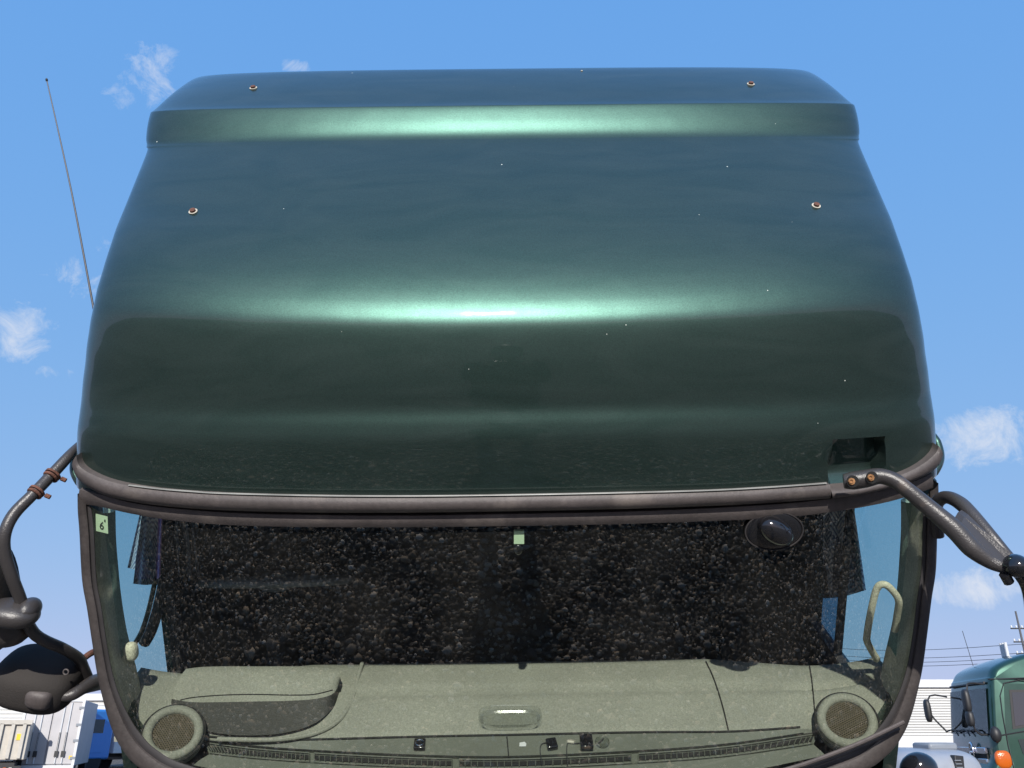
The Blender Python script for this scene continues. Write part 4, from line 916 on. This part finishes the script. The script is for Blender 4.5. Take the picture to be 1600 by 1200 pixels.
# ---- green truck at the right
def green_truck():
    p = wpt(1553, 1150, 19.0); e = thing('green_truck', (p.x, p.y, 0), 'green cab-over truck with amber corner lamp, parked facing left at the right edge', 'truck', R(174-90))
    # local: +y front, x to its right... near (camera) side is x<0 ; origin on the front near corner
    W_ = 2.35; cx = W_/2; H_ = 3.35
    # side profile of the cab (y back negative, z)
    pr = [(-2.2, .75), (.02, .75), (.05, 1.2), (.02, 1.62), (-.14, 2.62), (-.20, 2.78), (-.34, 2.98), (-.75, 3.16), (-1.3, 3.28), (-2.2, 3.3)]
    def sect(t):         # rounding across the width
        return t
    xs = [(0, .10, .0), (.03, .05, .0), (.10, .015, .0), (.22, 0, 0), (W_/2, -.02, 0), (W_-.22, 0, 0), (W_-.10, .015, 0), (W_-.03, .05, 0), (W_, .10, 0)]
    rows = []
    P = smooth_px(pr, 60)
    for x, back, _ in xs:
        r_ = []
        for (y, z) in P:
            top = max(0, (z-2.75)/.6); ins = back*(1+1.2*top)
            r_.append(Vector((x+(cx-x)*.10*top, y-ins*(1 if y > -2 else 0), z-back*.9*top)))
        rows.append(r_)
    vs, fs = grid_mesh(rows); n = len(P)
    fs.append(tuple(range(n))); fs.append(tuple(range(len(vs)-1, len(vs)-n-1, -1)))
    body = mesh('cab_body', vs, fs, M['green2'], e, angle=40)
    b_ = bmesh.new(); quad(b_, [(.14, .045, 1.64), (W_-.14, .045, 1.64), (W_-.16, -.10, 2.55), (.16, -.10, 2.55)]); bmesh.ops.solidify(b_, geom=b_.faces[:], thickness=.02)
    bmobj('windshield', b_, M['darkglass'], e, smooth=False)
    # side: door with window
    d_ = bmesh.new(); quad(d_, [(-.006, -.28, .95), (-.006, -1.45, .95), (-.006, -1.45, 2.62), (-.006, -.42, 2.62), (-.006, -.26, 1.7)]); dr = bmobj('door', d_, M['green2'], e, smooth=False)
    d_ = bmesh.new(); quad(d_, [(-.014, -.40, 1.72), (-.014, -1.36, 1.86), (-.014, -1.36, 2.50), (-.014, -.50, 2.50)]); bmobj('window_frame', d_, M['black'], dr, smooth=False)
    d_ = bmesh.new(); quad(d_, [(-.02, -.46, 1.78), (-.02, -1.31, 1.91), (-.02, -1.31, 2.45), (-.02, -.54, 2.45)]); bmobj('window', d_, M['darkglass'], dr, smooth=False)
    d_ = bmesh.new(); quad(d_, [(-.016, -.50, 1.24), (-.016, -1.3, 1.32), (-.016, -1.3, 1.60), (-.016, -.46, 1.52)]); bmobj('lower_window', d_, M['darkglass'], dr, smooth=False)
    mesh('door_line', *merge(tube([(-.008, -.26, .95), (-.008, -.25, 1.7), (-.008, -.42, 2.63), (-.008, -1.45, 2.63)], .012, 6, sm=3), tube([(-.01, -.02, 1.58), (-.012, -.5, 1.66), (-.01, -2.1, 1.9)], .014, 6, sm=3), tube([(.06, -.15, 2.72), (-.0, -.35, 2.72), (-.0, -2.1, 2.78)], .014, 6, sm=3)), M['black'], body)
    mesh('drip_rail', *tube([(.2, -.11, 2.66), (W_-.2, -.11, 2.66)], .025, 6, sm=2), M['black'], body)
    # lamps, grille, bumper
    mesh('corner_lamp', *ellipsoid((.03, -.10, 1.14), (.07, .17, .18), pw=2.6), M['amber'], e)
    mesh('side_marker', *ellipsoid((-.01, -.72, 1.14), (.03, .09, .07)), M['amber'], e)
    for i in range(3):
        b_ = bmesh.new(); box(b_, (cx, .09, 1.30-.22*i), (W_*.74, .07, .13)); bmobj('grille_bar', b_, M['chrome'], e, bevel=.015)
        b_ = bmesh.new(); box(b_, (cx, .065, 1.19-.22*i), (W_*.72, .05, .09)); bmobj('grille_gap', b_, M['slot'], e, smooth=False)
    n_ = Vector((0, 1, 0)); cc = Vector((cx-.25, .15, 1.27))
    mesh('emblem', *merge([(Vector((v.x*.8+cc.x*.2, v.y, v.z*1.2-cc.z*.2)) ) for v in torus(cc, n_, .13, .022, 28, 8)[0]] and ([Vector((cc.x+(v.x-cc.x)*.75, v.y, cc.z+(v.z-cc.z)*1.35)) for v in torus(cc, n_, .13, .022, 28, 8)[0]], torus(cc, n_, .13, .022, 28, 8)[1]), tube([cc+Vector((-.08, 0, 0)), cc+Vector((.08, 0, 0))], .022, 6, sm=2)), M['chrome'], e)
    b_ = bmesh.new(); box(b_, (cx, .08, .62), (W_*1.0, .3, .36)); box(b_, (.04, -.3, .62), (.1, .9, .34)); bmobj('bumper', b_, M['chrome'], e, bevel=.04)
    for x in (.4, W_-.4): mesh('headlight', *ellipsoid((x, .22, .66), (.17, .05, .1), pw=3), M['lens'], e)
    # wipers
    for x in (.35, 1.0, 1.65): mesh('wiper', *tube([(x, .1, 1.60), (x+.25, .09, 1.72), (x+.75, .085, 1.68)], .018, 6, sm=3), M['black'], e)
    # mirrors
    for (x, y, z, h) in ((-.02, .42, 2.28, .24), (-.02, .42, 1.93, .16), (W_+.1, .40, 2.15, .26)):
        m_ = mesh('mirror', *ellipsoid((x, y, z), (.12, .07, h), 18, 12, pw=3), M['black'], e)
    mesh('mirror_stay', *merge(tube([(.1, -.05, 2.62), (.05, .25, 2.64), (-.02, .36, 2.5), (-.02, .36, 1.7), (.06, .05, 1.62)], .02, 6, sm=3), tube([(W_-.05, -.05, 2.45), (W_+.08, .3, 2.48), (W_+.1, .36, 2.1), (W_, .1, 1.7)], .02, 6, sm=3)), M['black'], e)
    mesh('round_mirror_shape', *ellipsoid((-.10, .0, 1.62), (.11, .11, .16)), M['black'], e)
    mesh('aerial', *tube([(cx+.4, -.5, 3.1), (cx+.48, -.45, 3.9)], .007, 5, sm=1), M['black'], e)
    for i in range(3): mesh('roof_horn', *tube([(cx-.1-.12*i, -1.0, 3.25), (cx-.1-.12*i, -1.0, 3.55)], .035, 8, sm=1), M['white'], e)
    b_ = bmesh.new(); box(b_, (cx, -6.4, 1.9), (2.4, 7.6, 2.2)); bmobj('cargo_box', b_, M['white'], e, bevel=.03)
    b_ = bmesh.new(); box(b_, (cx, -5, .75), (.9, 9, .25)); bmobj('chassis', b_, M['black'], e, smooth=False)
    for x in (.02, W_-.3):
        for y in (-1.1, -7.5): mesh('wheel', *disc((x, y, .5), (1, 0, 0), .5, .28, 28), M['tyre'], e)
green_truck()
# white van-like cab with a vent panel, in front of the warehouse
def white_cab():
    p = wpt(1468, 1195, 14.5); e = thing('white_van', (p.x, p.y, 0), 'white vehicle roof with a black slotted vent, below the warehouse beside the green truck', 'van', R(8))
    zt_ = wpt(1468, 1169, 14.5).z
    mesh('van_body', *ellipsoid((-.05, .9, zt_-.62), (.78, 1.2, .62), 40, 24, pw=5), M['greypanel2'], e)
    b_ = bmesh.new(); box(b_, (.13, -.25, zt_-.36), (.15, .12, .52), Matrix.Rotation(R(6), 4, 'Y')); v_ = bmobj('vent_panel', b_, M['black'], e, bevel=.01)
    for i in range(9):
        b_ = bmesh.new(); box(b_, (.11+.006*i, -.322, zt_-.17-.05*i), (.10, .02, .012)); bmobj('vent_slat', b_, M['greypanel'], v_, smooth=False)
    b_ = bmesh.new(); box(b_, (.2, .35, zt_+.02), (.5, .5, .12)); bmobj('roof_hatch', b_, M['greypanel'], e, bevel=.04)
    b_ = bmesh.new(); box(b_, (-.05, .9, .5), (1.5, 2.3, .5)); bmobj('lower_body', b_, M['white'], e, bevel=.1)
    for x in (-.7, .45):
        for y in (.2, 1.7): mesh('wheel', *disc((x, y, .32), (1, 0, 0), .32, .2, 20), M['tyre'], e)
white_cab()
# dark round mirror on the truck's lower right, at the bottom edge of the picture
p = atY(1436, 1206, .25); mesh('round_mirror_shape', *ellipsoid(p, (pxr(p, 30), .05, pxr(p, 31))), M['glossblack'], truck)

# utility pole and lines
def pole():
    Y = 90; p = wpt(1597, 1000, Y); zt_ = wpt(1592, 955, Y).z
    e = thing('utility_pole', (p.x, Y, 0), 'thin utility pole with cross arms and lines above the green truck', 'utility pole')
    mesh('pole', *tube([(0, 0, 0), (0, 0, zt_)], [.16, .09], 10, sm=1), M['concrete'], e)
    for y in (982, 1003, 1022):
        z = wpt(1592, y, Y).z; b_ = bmesh.new(); box(b_, (0, 0, z), (1.8, .14, .12)); a_ = bmobj('cross_arm', b_, M['black'], e, smooth=False)
        for x in (-.8, -.3, .3, .8): mesh('insulator', *ellipsoid((x, 0, z+.18), (.09, .09, .16), 8, 6), M['white'], a_)
    for i, (ya, yb) in enumerate(((1006, 1007), (1016, 1021), (1022, 1028), (1028, 1034))):
        a = wpt(1200, ya-6, 130); c2 = wpt(1590, yb, Y)
        pts = [a.lerp(c2, t/8)-Vector((0, 0, 1.0*math.sin(math.pi*t/8))) for t in range(9)]
        far = c2+Vector((30, -20, 1.5)); pts += [c2.lerp(far, .5)-Vector((0, 0, .6)), far]
        o = mesh('power_line', *tube([q-e.location for q in pts], .028, 5, sm=2), M['wire'], e)
pole()

# ------------------------------------------------------------------ the photographer, seen only as shadow and reflection
def person():
    e = thing('person', (0, -.36, 0), 'person in dark clothes holding up a phone, seen as shadow in the windshield', 'person')
    Jn = {}
    V, E, Rd = [], [], []
    def j(n_, co, r_, par=None):
        Jn[n_] = len(V); V.append(co); Rd.append(r_)
        if par: E.append((Jn[par], Jn[n_]))
    # long coat
    j('pelvis', (0, 0, .93), (.15, .11)); j('waist', (0, 0, 1.06), (.135, .10), 'pelvis'); j('chest', (0, -.01, 1.25), (.165, .115), 'waist'); j('uchest', (0, -.01, 1.38), (.15, .10), 'chest'); j('neck', (0, -.005, 1.475), (.055, .055), 'uchest')
    j('jaw', (0, .02, 1.545), (.062, .07), 'neck'); j('head', (0, .01, 1.62), (.078, .095), 'jaw'); j('crown', (0, .0, 1.69), (.06, .075), 'head')
    for s, n_ in ((-1, 'l'), (1, 'r')):
        j('hip'+n_, (s*.095, 0, .86), (.09, .095), 'pelvis'); j('knee'+n_, (s*.115, .02, .48), (.062, .062), 'hip'+n_); j('calf'+n_, (s*.12, -.0, .32), (.055, .058), 'knee'+n_); j('ankle'+n_, (s*.125, -.01, .09), (.038, .04), 'calf'+n_); j('toe'+n_, (s*.14, .15, .035), (.04, .028), 'ankle'+n_)
        j('sh'+n_, (s*.17, -.01, 1.40), (.062, .06), 'uchest'); j('elb'+n_, (s*.20, .09, 1.16), (.045, .045), 'sh'+n_); j('wr'+n_, (s*.135, .27, 1.44), (.028, .028), 'elb'+n_); j('palm'+n_, (s*.105, .30, 1.51), (.030, .018), 'wr'+n_)
    me = bpy.data.meshes.new('body'); me.from_pydata(V, E, []); o = link('body', me, M['navy'], e)
    md = o.modifiers.new('skin', 'SKIN'); md.use_smooth_shade = True
    for i, r_ in enumerate(Rd): me.skin_vertices[0].data[i].radius = r_
    me.skin_vertices[0].data[0].use_root = True
    md = o.modifiers.new('sub', 'SUBSURF'); md.levels = md.render_levels = 2
    rows = [[Vector((math.cos(a)*rx, math.sin(a)*ry, z)) for a in [2*math.pi*q/28 for q in range(28)]] for z, rx, ry in ((.50, .205, .15), (.52, .215, .16), (.8, .20, .15), (1.0, .185, .14), (1.2, .195, .14), (1.36, .19, .12), (1.44, .10, .08))]
    mesh('coat', *grid_mesh(rows, True), M['navy'], e)
    # face, hair, hands
    mesh('face', *merge(ellipsoid((0, .03, 1.61), (.072, .085, .10), 24, 16), ellipsoid((0, .118, 1.60), (.012, .018, .022), 10, 8), ellipsoid((-.076, .01, 1.61), (.01, .02, .03), 8, 8), ellipsoid((.076, .01, 1.61), (.01, .02, .03), 8, 8)), M['skin'], e)
    mesh('eyes', *merge(ellipsoid((-.028, .105, 1.625), (.012, .01, .007), 10, 8), ellipsoid((.028, .105, 1.625), (.012, .01, .007), 10, 8)), M['ink'], e)
    mesh('hair', *ellipsoid((0, -.01, 1.66), (.084, .105, .085), 24, 14), M['hair'], e)
    for s in (-1, 1):
        parts = [ellipsoid((s*.098, .315, 1.545), (.022, .02, .042), 14, 10)]
        for f in range(4):
            z = 1.575-.019*f; l_ = (.95, 1.0, .95, .8)[f]; parts.append(tube([(s*.100, .318, z), (s*.092, .345*1.0, z+.004), (s*(.092-.020*l_), .347, z+.004), (s*(.092-.034*l_), .342, z+.003)], [.009, .0085, .008, .0065], 8, sm=3))
        parts.append(tube([(s*.096, .305, 1.54), (s*.085, .298, 1.565), (s*.068, .305, 1.583)], [.011, .010, .008], 8, sm=3))
        mesh('hand', *merge(*parts), M['skin'], e)
    mesh('shoe', *ellipsoid((.14, .06, .04), (.05, .14, .04), pw=2.5), M['black'], e); mesh('shoe', *ellipsoid((-.14, .06, .04), (.05, .14, .04), pw=2.5), M['black'], e)
    b_ = bmesh.new(); box(b_, (0, -.029, 1.575), (.155, .009, .075)); ph = bmobj('smartphone', b_, M['glossblack'], None, bevel=.004)
    tag(ph, 'black smartphone held level in both hands of the person', 'phone')
person()
